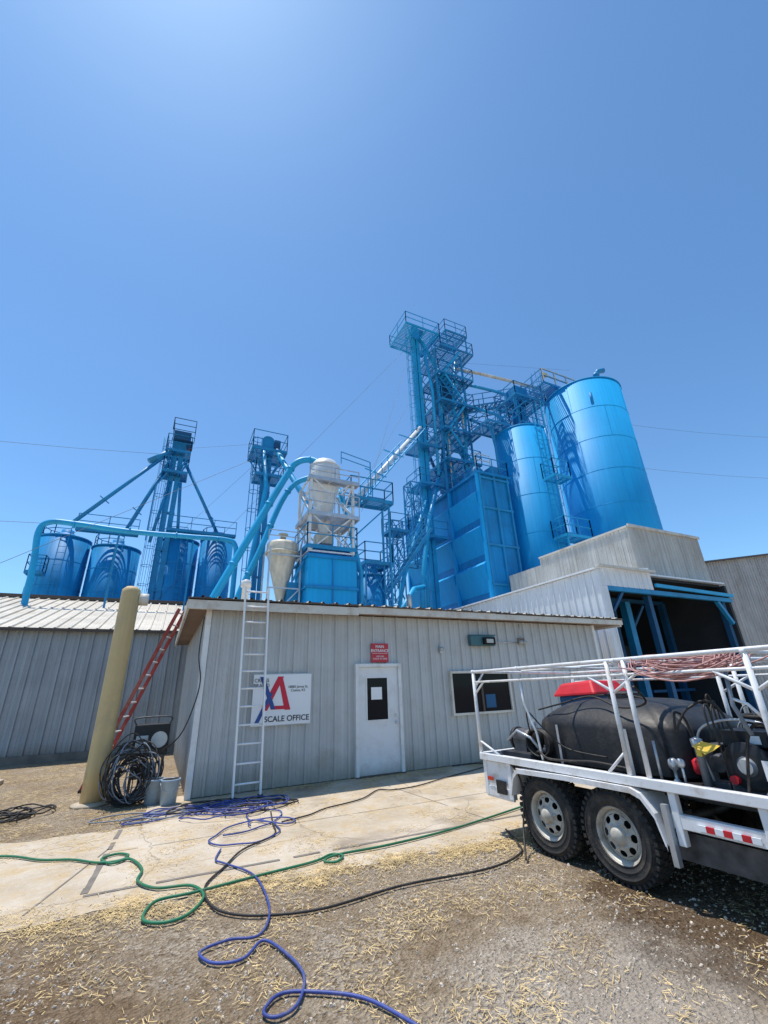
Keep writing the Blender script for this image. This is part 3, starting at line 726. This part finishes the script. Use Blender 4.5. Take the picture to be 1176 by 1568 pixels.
G=grp('pneumatic_pipe')
P=smooth([(4.1,7.6,10.6),(3.5,7.9,10.3),(2.95,8.0,9.3),(2.2,7.9,7.0),(1.55,7.8,5.2),(1.4,7.8,4)])
s=MB().m('pipe').tube(P,.12,14);flanges(s,P,.12,(12,20,28));s.build('pipe',G)
G=grp('grain_spout')
s=MB().m('blue3')
s.tube([(-2.1,17.6,16.0),(-6.3,17.4,10.4)],.11,8).tube([(-2.1,17.8,15.4),(-3.8,17.8,10.2)],.11,8).tube([(-1.2,17.7,15.4),(1.3,17.8,10.8)],.10,8)
s.tube([(-2,17.6,16.1),(-3.2,17.45,15.0)],.18,8).tube([(-1.9,17.8,14),(-2.4,17.8,10)],.09,8).tube([(-1.3,17.7,14),(-1.0,18,10.6)],.09,8)
for x,z in((-5.0,12.15),(-3.3,11.7),(.6,12.0)):s.beam((x-.25,17.5,z+.2),(x+.25,17.5,z-.2),.05)
s.beam((-2.6,17.5,10),(-2.6,17.5,13.5),.07).beam((-2.6,17.5,13.5),(-1.8,17.5,15),.06)
s.build('spouts',G)
G=grp('grain_spout')
s=MB().m('pipe').tube([(3.5,12.6,14.6),(4.4,11.5,12.2),(5.5,9.3,8.6)],.15,10).tube([(2.8,12.6,14.4),(3.0,12.2,12),(2.4,12,7),(2.2,12,5)],.11,10)
s.build('spouts',G)
G=silo(7.5,8.6,.62,3,6.5,.3,'blue2',3,32,.012,'surge_tank')
s=MB().m('blue3');platform(s,6.9,8.3,7.9,9.2,7.1,.9,.04);lattice(s,6.95,8.25,7.95,9.15,5,7.1,2.1,.06,.035)
s.m('pipe').tube([(8.6,8.5,4),(9.1,8.5,5.2),(10.0,9,6.2),(11.2,10,6.6)],.13,10).tube([(6.7,8,4),(6.5,8,6),(6.2,7.7,7.9)],.11,10)
s.m('pipe').tube(smooth([(9.3,8,3.6),(9.6,8,4.4),(10.3,8,4.9),(11.2,8,4.4),(11.3,8,3.6)]),.18,12)
s.m('galv').lathe([(.12,0),(.12,.5),(.05,.6)],(8.9,7.6,5.0),12)
s.build('tank_platform',G)
G=grp('inclined_conveyor')
s=MB().m('cyc');a,b_=Vector((6.3,7.8,9.8)),Vector((13.4,12.6,18.7));d=b_-a
s.tube([a,b_],.14,10);sd=Vector((-d.y,d.x,0)).normalized()*.4;s.m('pipe')
n=12
for k in(-1,1):
    s.beam(a+sd*k+Vector((0,0,-.15)),b_+sd*k+Vector((0,0,-.15)),.06)
    if k<0:s.beam(a+sd*k+Vector((0,0,.8)),a.lerp(b_,.55)+sd*k+Vector((0,0,.8)),.045)
for i in range(n+1):
    p=a.lerp(b_,i/n)+Vector((0,0,-.15));s.beam(p-sd,p+sd,.05)
    if i<7:s.beam(p-sd,p-sd+Vector((0,0,.95)),.04)
    if i in(3,6,9):s.beam(p-sd*1.6,p+sd*1.6+Vector((0,0,.9)),.06)
s.build('conveyor',G)
s=MB().m('wire')
def wire(a,b_,r=.009,sag=0):
    a,b_=Vector(a),Vector(b_);s.tube([a.lerp(b_,t/10)-Vector((0,0,sag*4*(t/10)*(1-t/10))) for t in range(11)],r,4)
wire((13.2,13,26.5),(-2,18,6));wire((13.4,13,22),(5,9,7));wire((13.4,13,26.5),(6.8,8,9.5));wire((3.0,13,14.5),(-1.5,18,10),.008);wire((3,13,14.5),(-9,9,4))
wire((-1.7,18,16.5),(3.0,13,15.2),.008);wire((18,13,26.5),(24.5,8,24),.008)
s.build('guy_wire')
s=MB().m('wire')
wire((-1.7,18.5,16.3),(-60,30,22),.012,2.0);wire((-6,19,11),(-60,32,16),.012,1.2)
wire((28.4,9,21),(80,0,28),.010,1.5);wire((28.4,9,17),(80,-2,22),.010,1.5)
s.build('power_line')
# ------------------------------------------------------------ hoses
def hose(pts,mk,r=.012,name='garden_hose'):
    zz=.010+r
    P=smooth([(x+random.uniform(-.012,.012),y+random.uniform(-.012,.012),(random.uniform(0,.006)+zz)) for x,y in pts],8)
    MB().m(mk).tube(P,r,8).build(name)
hose([(-3.0,-1.7),(-2.07,-1.96),(-1.62,-2.38),(-1.29,-2.56),(-1.02,-2.84),(-.80,-2.91),(-.75,-2.74),(-.85,-2.62),(-1.00,-2.74),(-.9,-2.95),(-.71,-2.92),(-.59,-3.32),(-.62,-3.67),(-.45,-3.93),(-.18,-4.06),(-.08,-4.35),(-.21,-4.65),(-.40,-4.72),(-.55,-4.55),(-.45,-4.25),(-.14,-4.22),(.46,-4.15),(1.0,-4.08),(1.22,-3.98),(1.33,-4.08),(1.2,-4.2),(1.1,-4.12),(1.3,-4.02),(1.92,-4.04),(2.88,-3.92),(4.3,-3.6)],'hgreen',.0125)
hose([(.2,-3.1),(.10,-3.45),(.19,-3.62),(.40,-4.12),(.38,-4.87),(.23,-5.26),(.02,-5.24),(-.17,-5.31),(-.13,-5.46),(-.03,-5.54),(.10,-5.52),(.24,-5.36),(.34,-5.6),(.37,-5.9),(.27,-6.15),(.15,-6.21),(.08,-6.12),(.20,-6.01),(.38,-6.08),(.63,-6.30),(.8,-6.7)],'hblue',.0095)
hose([(1.05,-1.75),(.95,-2.4),(.84,-2.9),(.41,-3.28),(.18,-3.70),(-.05,-4.09),(-.06,-4.45),(.02,-4.75),(.29,-4.97),(.78,-5.13),(1.53,-5.08),(2.41,-5.16),(2.95,-5.0),(3.15,-4.75),(3.35,-4.3)],'hblack',.0105)
hose([(1.06,-2.40),(1.5,-2.25),(1.84,-2.03),(2.5,-1.8),(3.0,-1.35),(3.21,-1.50),(3.76,-1.45),(4.6,-1.1),(5.73,-.70),(6.2,-.4),(6.0,-.15),(5.4,-.1)],'hblack',.010)
s=MB()
def tangle(mk,cx,cy,rx,ry,loops,r,zmax=.1,seed=1,n=16):
    rd=random.Random(seed);pts=[];a=rd.uniform(0,6)
    for i in range(loops*n):
        a+=2*math.pi/n
        k=i/(loops*n);rr=.6+.4*math.sin(i*.37+seed)*math.sin(i*.11)+rd.uniform(-.06,.06)
        pts.append((cx+rx*rr*math.cos(a)+.45*rx*math.sin(k*9+seed),cy+ry*rr*math.sin(a)+.45*ry*math.cos(k*7+seed),.014+r+zmax*(.5+.5*math.sin(i*.23+seed*2))*rd.uniform(.3,1)))
    s.m(mk).tube(smooth(pts,3),r,6)
tangle('hblue',.75,-1.25,.8,.5,6,.009,.06,3)
tangle('hblue',.1,-.95,.6,.4,3,.009,.04,8)
tangle('hblue',.75,-2.35,.6,.6,3,.009,.015,5)
tangle('hblack',.9,-1.3,.65,.4,4,.009,.05,6)
tangle('hblack',.2,-.8,.65,.3,3,.009,.05,16)
tangle('hgray',-.5,-.95,.7,.35,3,.009,.02,9)
tangle('hblue',-.5,-1.0,.6,.3,2,.009,.02,19)
s.build('hose_tangle')
s=MB()
tangle('hblack',-2.45,.25,.45,.45,9,.011,.09,4)
s.build('hose_tangle')
s=MB();rd=random.Random(5)
for i in range(46):
    mk=rd.choice(('hblack','hgray','hblack','hgray','hblack'))
    R=rd.uniform(.22,.47);cx=-.93+rd.uniform(-.13,.14);cy=.15+rd.uniform(-.16,.16);cz=R*.92+.04+rd.uniform(0,.12)
    a0=rd.uniform(-.6,.5);tl=rd.uniform(-.35,.35)
    ex=rd.uniform(.65,1.0);ph=rd.uniform(0,6)
    pts=[(cx+R*ex*math.cos(t)*math.cos(a0)+.03*math.sin(2*t+ph),cy+R*math.cos(t)*math.sin(a0)+tl*R*math.sin(t),max(.03,cz+R*math.sin(t)+.04*math.sin(3*t+ph))) for t in [k*2*math.pi/28 for k in range(28)]]
    s.m(mk).tube(pts,.0095,6,True)
s.build('hose_coil')
G=grp('pressure_washer')
s=MB().m('black').box(-1.0,-.40,.72,1.15,.66,1.18).m('galv')
s.lathe([(.13,0),(.13,.03),(.02,.035)],(-.56,.68,.92),16,'y').box(-.95,-.75,.70,.717,.75,1.0);s.build('housing',G,.03)
s=MB().m('engine')
for x in(-.95,-.45):
    for y in(.78,1.1):s.beam((x,y,.02),(x,y,.66),.04)
s.beam((-.95,.78,.3),(-.45,.78,.3),.03).beam((-.95,1.1,.3),(-.45,1.1,.3),.03)
s.tube(smooth([(-.98,.75,1.18),(-.98,.72,1.3),(-.42,.72,1.3),(-.42,.75,1.18)]),.014,8)
s.m('black').lathe([(.12,-.2),(.12,.2)],(-.74,.95,.4),16,'x')
s.lathe([(.05,.0),(.13,.005),(.14,.05),(.13,.1),(.05,.1)],(-.5,.66,.15),20,'y')
s.build('frame_and_motor',G)
def bucket(x,y,mk='bucket'):
    G=grp('bucket');s=MB().m(mk).lathe([(.12,0),(.145,.34),(.155,.34),(.155,.365),(.14,.365),(.115,.02),(0,.02)],(x,y,.006),24)
    s.m('galv').tube([(x+.15*math.cos(t),y-.03-.10*math.sin(t),.33-.14*math.sin(t)) for t in [k*math.pi/10 for k in range(11)]],.004,5)
    s.m('hole').lathe([(.14,.362),(0,.363)],(x,y,.006),20,caps=False)
    s.build('pail',G)
bucket(-.30,-.18);bucket(-.54,.02,'bucket')
# ------------------------------------------------------------ trailer (local: x=towards camera, y=across, z=up)
T=grp('utility_trailer');T.location=(3.15,-5.19,0);T.rotation_euler=(0,0,math.atan2(-.999,.038))
D0,D1,WN=-.93,4.6,2.0
s=MB().m('tw')
for n_ in(.03,WN-.03):
    s.box(D0,D1,n_-.035,n_+.035,.79,.865)
    s.box(D0+.02,-.42,n_-.01,n_+.05,.42,.52);s.box(1.42,D1,n_-.01,n_+.05,.54,.64)
    for d in(D0+.06,-.45,1.46,2.1,2.9,3.7):s.box(d-.03,d+.03,n_-.015,n_+.045,.42,.79)
s.box(D0-.035,D0+.035,.066,WN-.066,.79,.865).box(D0-.03,D0+.03,.08,WN-.08,.40,.50)
s.build('frame_rails',T,.006)
s=MB().m('black').box(D0+.04,D1,.07,WN-.07,.765,.80);s.m('bluedk')
s.m('engine').box(1.35,D1,.12,.24,.30,.50).box(1.35,D1,WN-.24,WN-.12,.30,.50).box(-.85,1.35,.32,.42,.45,.6).box(-.85,1.35,WN-.42,WN-.32,.45,.6)
for y_ in(.5,1.0,1.5):s.box(D0+.06,D1,y_-.03,y_+.03,.66,.76)
s.lathe([(.05,.1),(.05,1.9)],(.05,0,.36),12,'y').lathe([(.05,.1),(.05,1.9)],(.87,0,.36),12,'y')
s.build('deck',T)
s=MB().m('tw').box(D0+.04,D0+.50,.03,.055,.40,.78).m('galv').box(D0-.045,D0-.033,.1,.5,.45,.76)
s.m('orange').box(D0-.06,D0-.046,.16,.26,.55,.64).box(D0+.1,D0+.2,.005,.012,.58,.62)
s.m('black').box(D0+.25,D0+.42,.003,.012,.46,.60)
s.build('tail_lights',T,.003)
def wheel(cx,side):
    s=MB();R=.375;W=.25;y0=-.0 if side==0 else WN-W
    o=(cx,y0,R-.008)
    s.m('tyre').lathe([(.215,.03),(.222,.02),(.24,.012),(.26,.008),(.262,.004),(.268,.004),(.27,.006),(.29,.0),(.31,.002),(.312,-.003),(.318,-.003),(.32,.004),(.335,.012),(.355,.028),(.362,.05),(.366,.08),(.366,.17),(.362,.20),(.335,.238),(.29,.25),(.24,.238),(.215,.22),(.20,.2),(.20,.05),(.215,.03)],o,56,'y',caps=False)
    for k in range(40):
        a=2*math.pi*k/40
        for row,(ya,yb,off) in enumerate(((.008,.06,0),(.078,.118,.5),(.132,.172,.1),(.19,.242,.5))):
            t=a+off*2*math.pi/40;t2=t+2*math.pi/40*(.55 if row in(0,3) else .75)
            vs=[]
            for rr in(.345,.377 if row in(0,3) else .381):
                for tt in(t,t2):
                    for yy in(ya,yb):vs.append((o[0]+rr*math.cos(tt),o[1]+yy,o[2]+rr*math.sin(tt)))
            s.add(vs,[(0,1,3,2),(4,6,7,5),(0,4,5,1),(2,3,7,6),(0,2,6,4),(1,5,7,3)])
    s.build('tyre',T)
    q=MB().m('rim');f=(lambda h:h) if side==0 else (lambda h:W-h)
    q.lathe([(r_,f(h)) for r_,h in [(.222,.012),(.226,.02),(.212,.028),(.198,.04),(.190,.09),(.190,.2)]],o,48,'y',caps=False)
    q.lathe([(r_,f(h)) for r_,h in [(.190,.085),(.178,.070),(.160,.062)]],o,48,'y',caps=False)
    q.lathe([(r_,f(h)) for r_,h in [(.112,.045),(.095,.040),(.08,.046),(.075,.03),(.058,.0),(.035,-.012),(0,-.014)]],o,48,'y')
    H=8
    for k in range(H):
        a0=2*math.pi*(k+.30)/H;a1=2*math.pi*(k+.70)/H;vs=[]
        for i in range(5):
            t=i/4;am=(a0+a1)/2;hw=(a1-a0)/2*(1+.75*(2*t-1)**2);r_=.111+.050*t;h=f(.045+.0172*t)
            vs+=[(o[0]+r_*math.cos(am-hw),o[1]+h,o[2]+r_*math.sin(am-hw)),(o[0]+r_*math.cos(am+hw),o[1]+h,o[2]+r_*math.sin(am+hw))]
        q.add(vs,[(2*i,2*i+1,2*i+3,2*i+2) for i in range(4)])
    q.m('hole').lathe([(.19,f(.13)),(0,f(.13))],o,32,'y',caps=False)
    q.m('galv')
    for k in range(6):
        a=2*math.pi*k/6+.2;c=(o[0]+.095*math.cos(a),o[1]+f(.04),o[2]+.095*math.sin(a));sg=-1 if side==0 else 1
        q.lathe([(0,sg*.022),(.009,sg*.02),(.009,0)],c,6,'y')
    q.build('rim',T)
for cx in(.05,.87):
    for sd_ in(0,1):wheel(cx,sd_)
s=MB().m('tw')
for y0,y1 in((-.035,.28),(WN-.28,WN+.035)):
    pr=[(-.40,.50),(-.33,.70),(-.26,.762),(.4,.782),(1.12,.782),(1.21,.75),(1.31,.62),(1.36,.42)]
    pi_=[(p[0]*.985+.006,p[1]-.018) for p in pr]
    n_=len(pr);vs=[]
    for (a,b_),(c_,e_) in zip(pr,pi_):vs+=[(a,y0,b_),(a,y1,b_),(c_,y1,e_),(c_,y0,e_)]
    fs=[]
    for i in range(n_-1):
        for k in range(4):fs.append((4*i+k,4*i+4+k,4*i+4+(k+1)%4,4*i+(k+1)%4))
    s.add(vs,fs)
    yy=y0-.002 if y0<0 else y1+.002
    lip=[]
    for a,b_ in pr:lip+=[(a,yy,b_),(a,yy,b_-.045)]
    s.add(lip,[(2*i,2*i+2,2*i+3,2*i+1) for i in range(n_-1)])
s.m('galv').box(1.375,1.42,-.03,.02,.28,.70)
s.build('fenders',T)
s=MB()
for k in range(7):s.m('red' if k%2 else 'signw').box(1.62+k*.06,1.678+k*.06,.005,.016,.56,.60)
s.build('reflective_tape',T)
s=MB().m('tw');r=.019
ZN,ZF=1.83,1.79
def tb(*p,rr=r):s.tube([Vector(x) for x in p],rr,10)
tb((D0,0.03,ZN),(D1,0.03,ZN+.02));tb((D0,WN-.03,ZF),(D1,WN-.03,ZF));tb((D0,.03,1.70),(D1,.03,1.71),rr=.014);tb((D0,WN-.03,1.66),(D1,WN-.03,1.66),rr=.014)
for d in(D0,1.14,2.3,3.4):tb((d,.03,ZN),(d,WN-.03,ZF))
for d in(D0,1.12,1.30,2.3,3.4):
    tb((d-.0,.03,.86),(d,.03,ZN),rr=.022);tb((d,WN-.03,.86),(d,WN-.03,ZF),rr=.022)
tb((-.1,.05,1.70),(-.08,.05,1.45),(.02,.08,1.15),(.04,.1,.86),rr=.013)
tb((D0,.03,1.0),(D0+.35,.03,.86),rr=.013);tb((.9,.03,.86),(1.12,.03,1.05),rr=.013)
for d in(1.14,2.3):tb((d,.03,1.55),(d+.25,.03,1.70),rr=.014);tb((d,.03,1.55),(d-.25,.03,1.70),rr=.014);tb((d,WN-.03,1.5),(d+.3,WN-.03,1.66),rr=.014)
tb((D0,.03,1.55),(D0+.2,.03,1.7),rr=.013);tb((D0,.03,1.62),(D0,.22,ZN),rr=.013)
for a,b_ in((1.45,1.95),(1.75,2.1)):tb((a,.35,ZN-.02),(b_,1.7,ZF),rr=.016)
tb((-.9,.9,ZN),(1.14,.7,ZN),rr=.015);tb((.2,WN-.03,ZF),(.2,.03,ZN),rr=.013)
for d in(D0,-.1,1.2,2.3):s.lathe([(.026,-.02),(.026,.02)],(d,.03,ZN),10,'x')
s.m('yel').tube([(.3,1.0,ZN+.03),(.95,1.02,ZN+.03)],.014,8)
s.build('pipe_rack',T)
s=MB().m('black')
prof=[(.95,.80),(1.0,.83),(1.0,1.20),(.985,1.235),(.90,1.30),(.78,1.365),(.64,1.42),(.45,1.455),(.2,1.47),(.0,1.472)]
seg=96;vs=[];fs=[];cx,cy,ax,ay=.56,1.02,.93,.68
for k_,z_ in prof:
    for k in range(seg):
        a=2*math.pi*k/seg;c_,d_=math.cos(a),math.sin(a);e_=2/4.2
        g_=abs(math.sin(a*7));rib=1-(.035*(1-min(1,g_*3.5)) if .82<z_<1.37 else 0)
        vs.append((cx+ax*k_*rib*math.copysign(abs(c_)**e_,c_),cy+ay*k_*rib*math.copysign(abs(d_)**e_,d_),z_))
for i in range(len(prof)-1):
    for k in range(seg):
        k2=(k+1)%seg;fs.append((i*seg+k,i*seg+k2,(i+1)*seg+k2,(i+1)*seg+k))
s.add(vs,fs,True)
s.lathe([(.17,1.44),(.18,1.46),(.18,1.52),(.15,1.535),(0,1.54)],(.55,1.02,0),28,smooth=False)
o_=s.build('water_tank',T);b_=o_.modifiers.new('e','EDGE_SPLIT');b_.split_angle=math.radians(32)
s=MB().m('galv')
for d in(.1,.95):
    s.beam((d,.325,.80),(d,.325,1.21),.03,.004)
s.m('hblack').tube(smooth([(-.3,.5,1.35),(.1,.42,1.42),(.5,.5,1.5),(.9,.4,1.40),(1.25,.3,1.45),(1.3,.1,1.6)]),.010,6)
s.tube(smooth([(-.2,1.1,1.45),(.3,.8,1.5),(.8,.9,1.48),(1.3,.6,1.3)]),.009,6)
s.build('tank_straps',T)
s=MB().m('bluedk').box(-.62,-.05,1.25,1.85,.80,1.50);s.m('red')
s.add([(-.70,1.2,1.47),(.02,1.2,1.50),(.05,1.9,1.50),(-.72,1.9,1.47),(-.60,1.3,1.64),(-.08,1.3,1.68),(-.06,1.8,1.66),(-.58,1.8,1.62)],[(0,1,5,4),(1,2,6,5),(2,3,7,6),(3,0,4,7),(4,5,6,7),(3,2,1,0)])
s.build('covered_pump',T,.035)
s=MB().m('engine').box(-.80,-.30,.25,.75,.80,.88).lathe([(.11,-.16),(.13,-.14),(.13,.14),(.11,.16)],(-.55,.5,1.0),20,'x').box(-.66,-.46,.36,.62,.88,1.02)
s.m('black').lathe([(.10,0),(.12,.02),(.12,.14),(.06,.18)],(-.38,.5,.96),18).lathe([(.14,-.02),(.14,.02)],(-.74,.52,1.0),18,'x')
s.m('galv').tube([(-.7,.3,1.0),(-.5,.28,1.12),(-.3,.3,1.05),(-.2,.35,.9)],.018,8).lathe([(.03,0),(.03,.12)],(-.55,.62,1.1),10)
s.m('hblack')
for k in range(4):s.tube([(-.2+.18*math.cos(t),.3+.02*k,1.0+.14*math.sin(t)) for t in [i*2*math.pi/20 for i in range(20)]],.012,6,True)
s.tube(smooth([(-.2,.25,.9),(0,.1,.95),(.15,.06,.9),(.4,.08,.9),(.7,.1,.92),(1.05,.12,.9)]),.012,6)
s.tube(smooth([(-.3,.3,1.1),(-.12,.12,1.35),(.1,.1,1.2),(.3,.2,1.0),(.75,.25,.95)]),.008,6)
s.tube(smooth([(-.6,.05,.88),(-.3,.02,.7),(-.25,.0,.45),(-.2,-.1,.2),(0,-.3,.03)]),.011,6)
s.build('transfer_pump',T,.0)
def engine(dx,ny,z=.80):
    s=MB().m('engine').box(dx-.3,dx+.3,ny-.22,ny+.22,z,z+.06)
    s.box(dx-.14,dx+.12,ny-.12,ny+.12,z+.06,z+.30)
    for k in range(7):s.box(dx-.17,dx+.15,ny-.16,ny+.13,z+.12+k*.025,z+.13+k*.025)
    s.m('black').lathe([(.10,-.0),(.17,.01),(.17,.06),(.12,.08),(0,.085)][::-1],(dx,ny-.25,z+.20),24,'y')
    s.m('galv').lathe([(.05,-.10),(.05,-.095),(.11,-.02)],(dx,ny-.18,z+.20),20,'y')
    s.m('black').box(dx-.18,dx+.14,ny-.14,ny+.16,z+.33,z+.44)
    s.m('galv').lathe([(.035,0),(.035,.04),(0,.045)],(dx-.02,ny,z+.44),14)
    s.m('engine').lathe([(.07,-.14),(.085,-.12),(.085,.12),(.07,.14)],(dx+.24,ny,z+.34),16,'y')
    s.m('engine').lathe([(.06,-.1),(.075,-.08),(.075,.08),(.06,.1)],(dx-.26,ny-.05,z+.18),16,'y')
    s.m('galv').tube(smooth([(dx-.3,ny-.2,z+.06),(dx-.32,ny-.22,z+.4),(dx-.1,ny-.22,z+.52),(dx+.2,ny-.22,z+.5),(dx+.32,ny-.22,z+.3),(dx+.3,ny-.2,z+.06)]),.010,8)
    s.m('red').lathe([(.03,-.02),(.03,.02)],(dx-.1,ny-.27,z+.1),10,'y')
    s.m('signw').box(dx+.02,dx+.10,ny-.145,ny-.142,z+.35,z+.41)
    s.build('engine',T,.008)
engine(1.95,.55);engine(2.75,.6);engine(1.85,1.45);engine(2.6,1.5)
s=MB().m('galv').lathe([(.03,.80),(.03,.84),(.013,.86),(.013,.92),(.036,.94),(.042,.965),(.036,1.00),(.015,1.015)],(1.42,.22,0),18)
s.lathe([(.03,.8),(.03,1.1),(.045,1.11),(.045,1.17),(0,1.19)],(1.62,.3,0),14)
s.m('yel').add([(1.62,.22,1.12),(1.72,.20,1.07),(1.80,.20,1.11),(1.83,.24,1.14),(1.68,.26,1.16)],[(0,1,4),(1,2,3,4)]).box(1.64,1.68,.22,.26,1.05,1.12)
s.m('red').lathe([(.035,.88),(.045,.9),(.045,.98),(.02,1.0)],(1.5,.45,0),14)
rd=random.Random(3)
for k in range(34):
    a=Vector((rd.uniform(1.3,3.1),rd.uniform(.1,1.2),rd.uniform(.83,1.25)));b_=a+Vector((rd.uniform(-.5,.5),rd.uniform(-.3,.3),0));b_.y=max(.08,b_.y)
    s.m(rd.choice(('hblack','hblack','hgray','hblack','engine'))).tube(smooth([a,a.lerp(b_,.3)+Vector((0,-.02,rd.uniform(.05,.3))),a.lerp(b_,.7)+Vector((0,.02,rd.uniform(.0,.2))),Vector((b_.x,b_.y,.83))]),rd.choice((.006,.008,.011)),6)
s.m('engine').box(1.5,1.62,.5,.8,.8,1.1).box(2.2,2.4,.3,.5,.8,1.15).lathe([(.09,.8),(.09,1.2),(.03,1.24)],(2.35,.9,0),18)
s.m('galv').lathe([(.02,.0),(.035,.003),(.035,.02),(0,.022)][::-1],(1.55,.10,1.0),14,'y').tube([(1.55,.12,1.0),(1.55,.12,.83)],.01,8).tube([(1.35,.12,1.15),(1.35,.12,.86)],.012,8)
s.m('signw').box(2.15,2.28,.10,.104,.95,1.08)
# spray gun hung on the rack
s.m('hgray').tube([(2.12,.06,1.70),(2.10,.06,1.45),(2.16,.07,1.25)],.016,8).m('tw').tube([(2.10,.06,1.5),(2.2,.06,1.46),(2.28,.06,1.36)],.012,8)
s.build('fittings_and_lines',T)
s=MB().m('tyre');
for k in range(5):s.tube([(1.95+.24*math.cos(t),1.0+.2*math.sin(t),1.18+.035*k) for t in [i*2*math.pi/26 for i in range(26)]],.018,6,True)
s.m('engine').lathe([(.2,.8),(.2,1.16),(.05,1.18)],(1.95,1.0,0),20)
s.build('hose_reel',T)
s=MB()
rd=random.Random(11)
for k in range(20):
    L_=rd.uniform(.22,.44);cx=1.70+rd.uniform(-.10,.14);ny=.22+rd.uniform(-.12,.25);zz=1.81+rd.uniform(-.02,.06);sg=rd.uniform(.04,.16);ph=rd.uniform(0,6)
    s.m('hpink').tube([(cx+L_*math.cos(t),ny+.14*math.sin(t)+.1*math.cos(t),zz-sg*(.5-.5*math.cos(2*t))*.6+.02*math.sin(t)+.015*math.sin(3*t+ph)-(0.05 if math.sin(t)<0 else 0)) for t in [i*2*math.pi/30 for i in range(30)]],.0065,6,True)
s.build('draped_hose',T)
s=MB().m('conc').box(-3.9,-3.5,4.0,4.25,0,.1);s.build('concrete_block',None,.02)
# ------------------------------------------------------------ light & world
sd=Vector((-.15,.20,1.0)).normalized()
el=math.asin(sd.z);az=math.atan2(sd.x,sd.y)
wld=bpy.data.worlds.new('World');sc.world=wld;wld.use_nodes=True
nt=wld.node_tree;bg=nt.nodes['Background'];sk=nt.nodes.new('ShaderNodeTexSky');sk.sky_type='NISHITA';sk.sun_disc=False
sk.sun_elevation=el;sk.sun_rotation=az;sk.air_density=1.0;sk.dust_density=.45;sk.ozone_density=2.0;sk.altitude=300
mx=nt.nodes.new('ShaderNodeMix');mx.data_type='RGBA';mx.blend_type='MULTIPLY';mx.inputs[0].default_value=1;mx.inputs[7].default_value=(.86,1.20,1.38,1)
nt.links.new(sk.outputs[0],mx.inputs[6]);nt.links.new(mx.outputs[2],bg.inputs[0]);bg.inputs[1].default_value=.14
ld=bpy.data.lights.new('sun','SUN');ld.energy=4.7;ld.angle=math.radians(.53);ld.color=(1,.95,.87)
lo=bpy.data.objects.new('sun',ld);bpy.context.collection.objects.link(lo);lo.rotation_euler=sd.to_track_quat('Z','Y').to_euler();lo.location=(0,0,50)
# ------------------------------------------------------------ camera
A,P,Rr=.463,.391,.036
R0=Vector((math.cos(A),-math.sin(A),0));F=Vector((math.sin(A)*math.cos(P),math.cos(A)*math.cos(P),math.sin(P)));U0=R0.cross(F)
rt=R0*math.cos(Rr)-U0*math.sin(Rr);up=R0*math.sin(Rr)+U0*math.cos(Rr)
cd=bpy.data.cameras.new('camera');cd.sensor_fit='VERTICAL';cd.sensor_height=24;cd.lens=657.8/1568*24;cd.clip_start=.05;cd.clip_end=3000
co=bpy.data.objects.new('camera',cd);bpy.context.collection.objects.link(co)
mt=Matrix((rt,up,-F)).transposed().to_4x4();mt.translation=Vector((-.681,-9.377,1.653));co.matrix_world=mt
sc.camera=co
sc.view_settings.view_transform='Standard';sc.view_settings.look='None';sc.view_settings.exposure=0
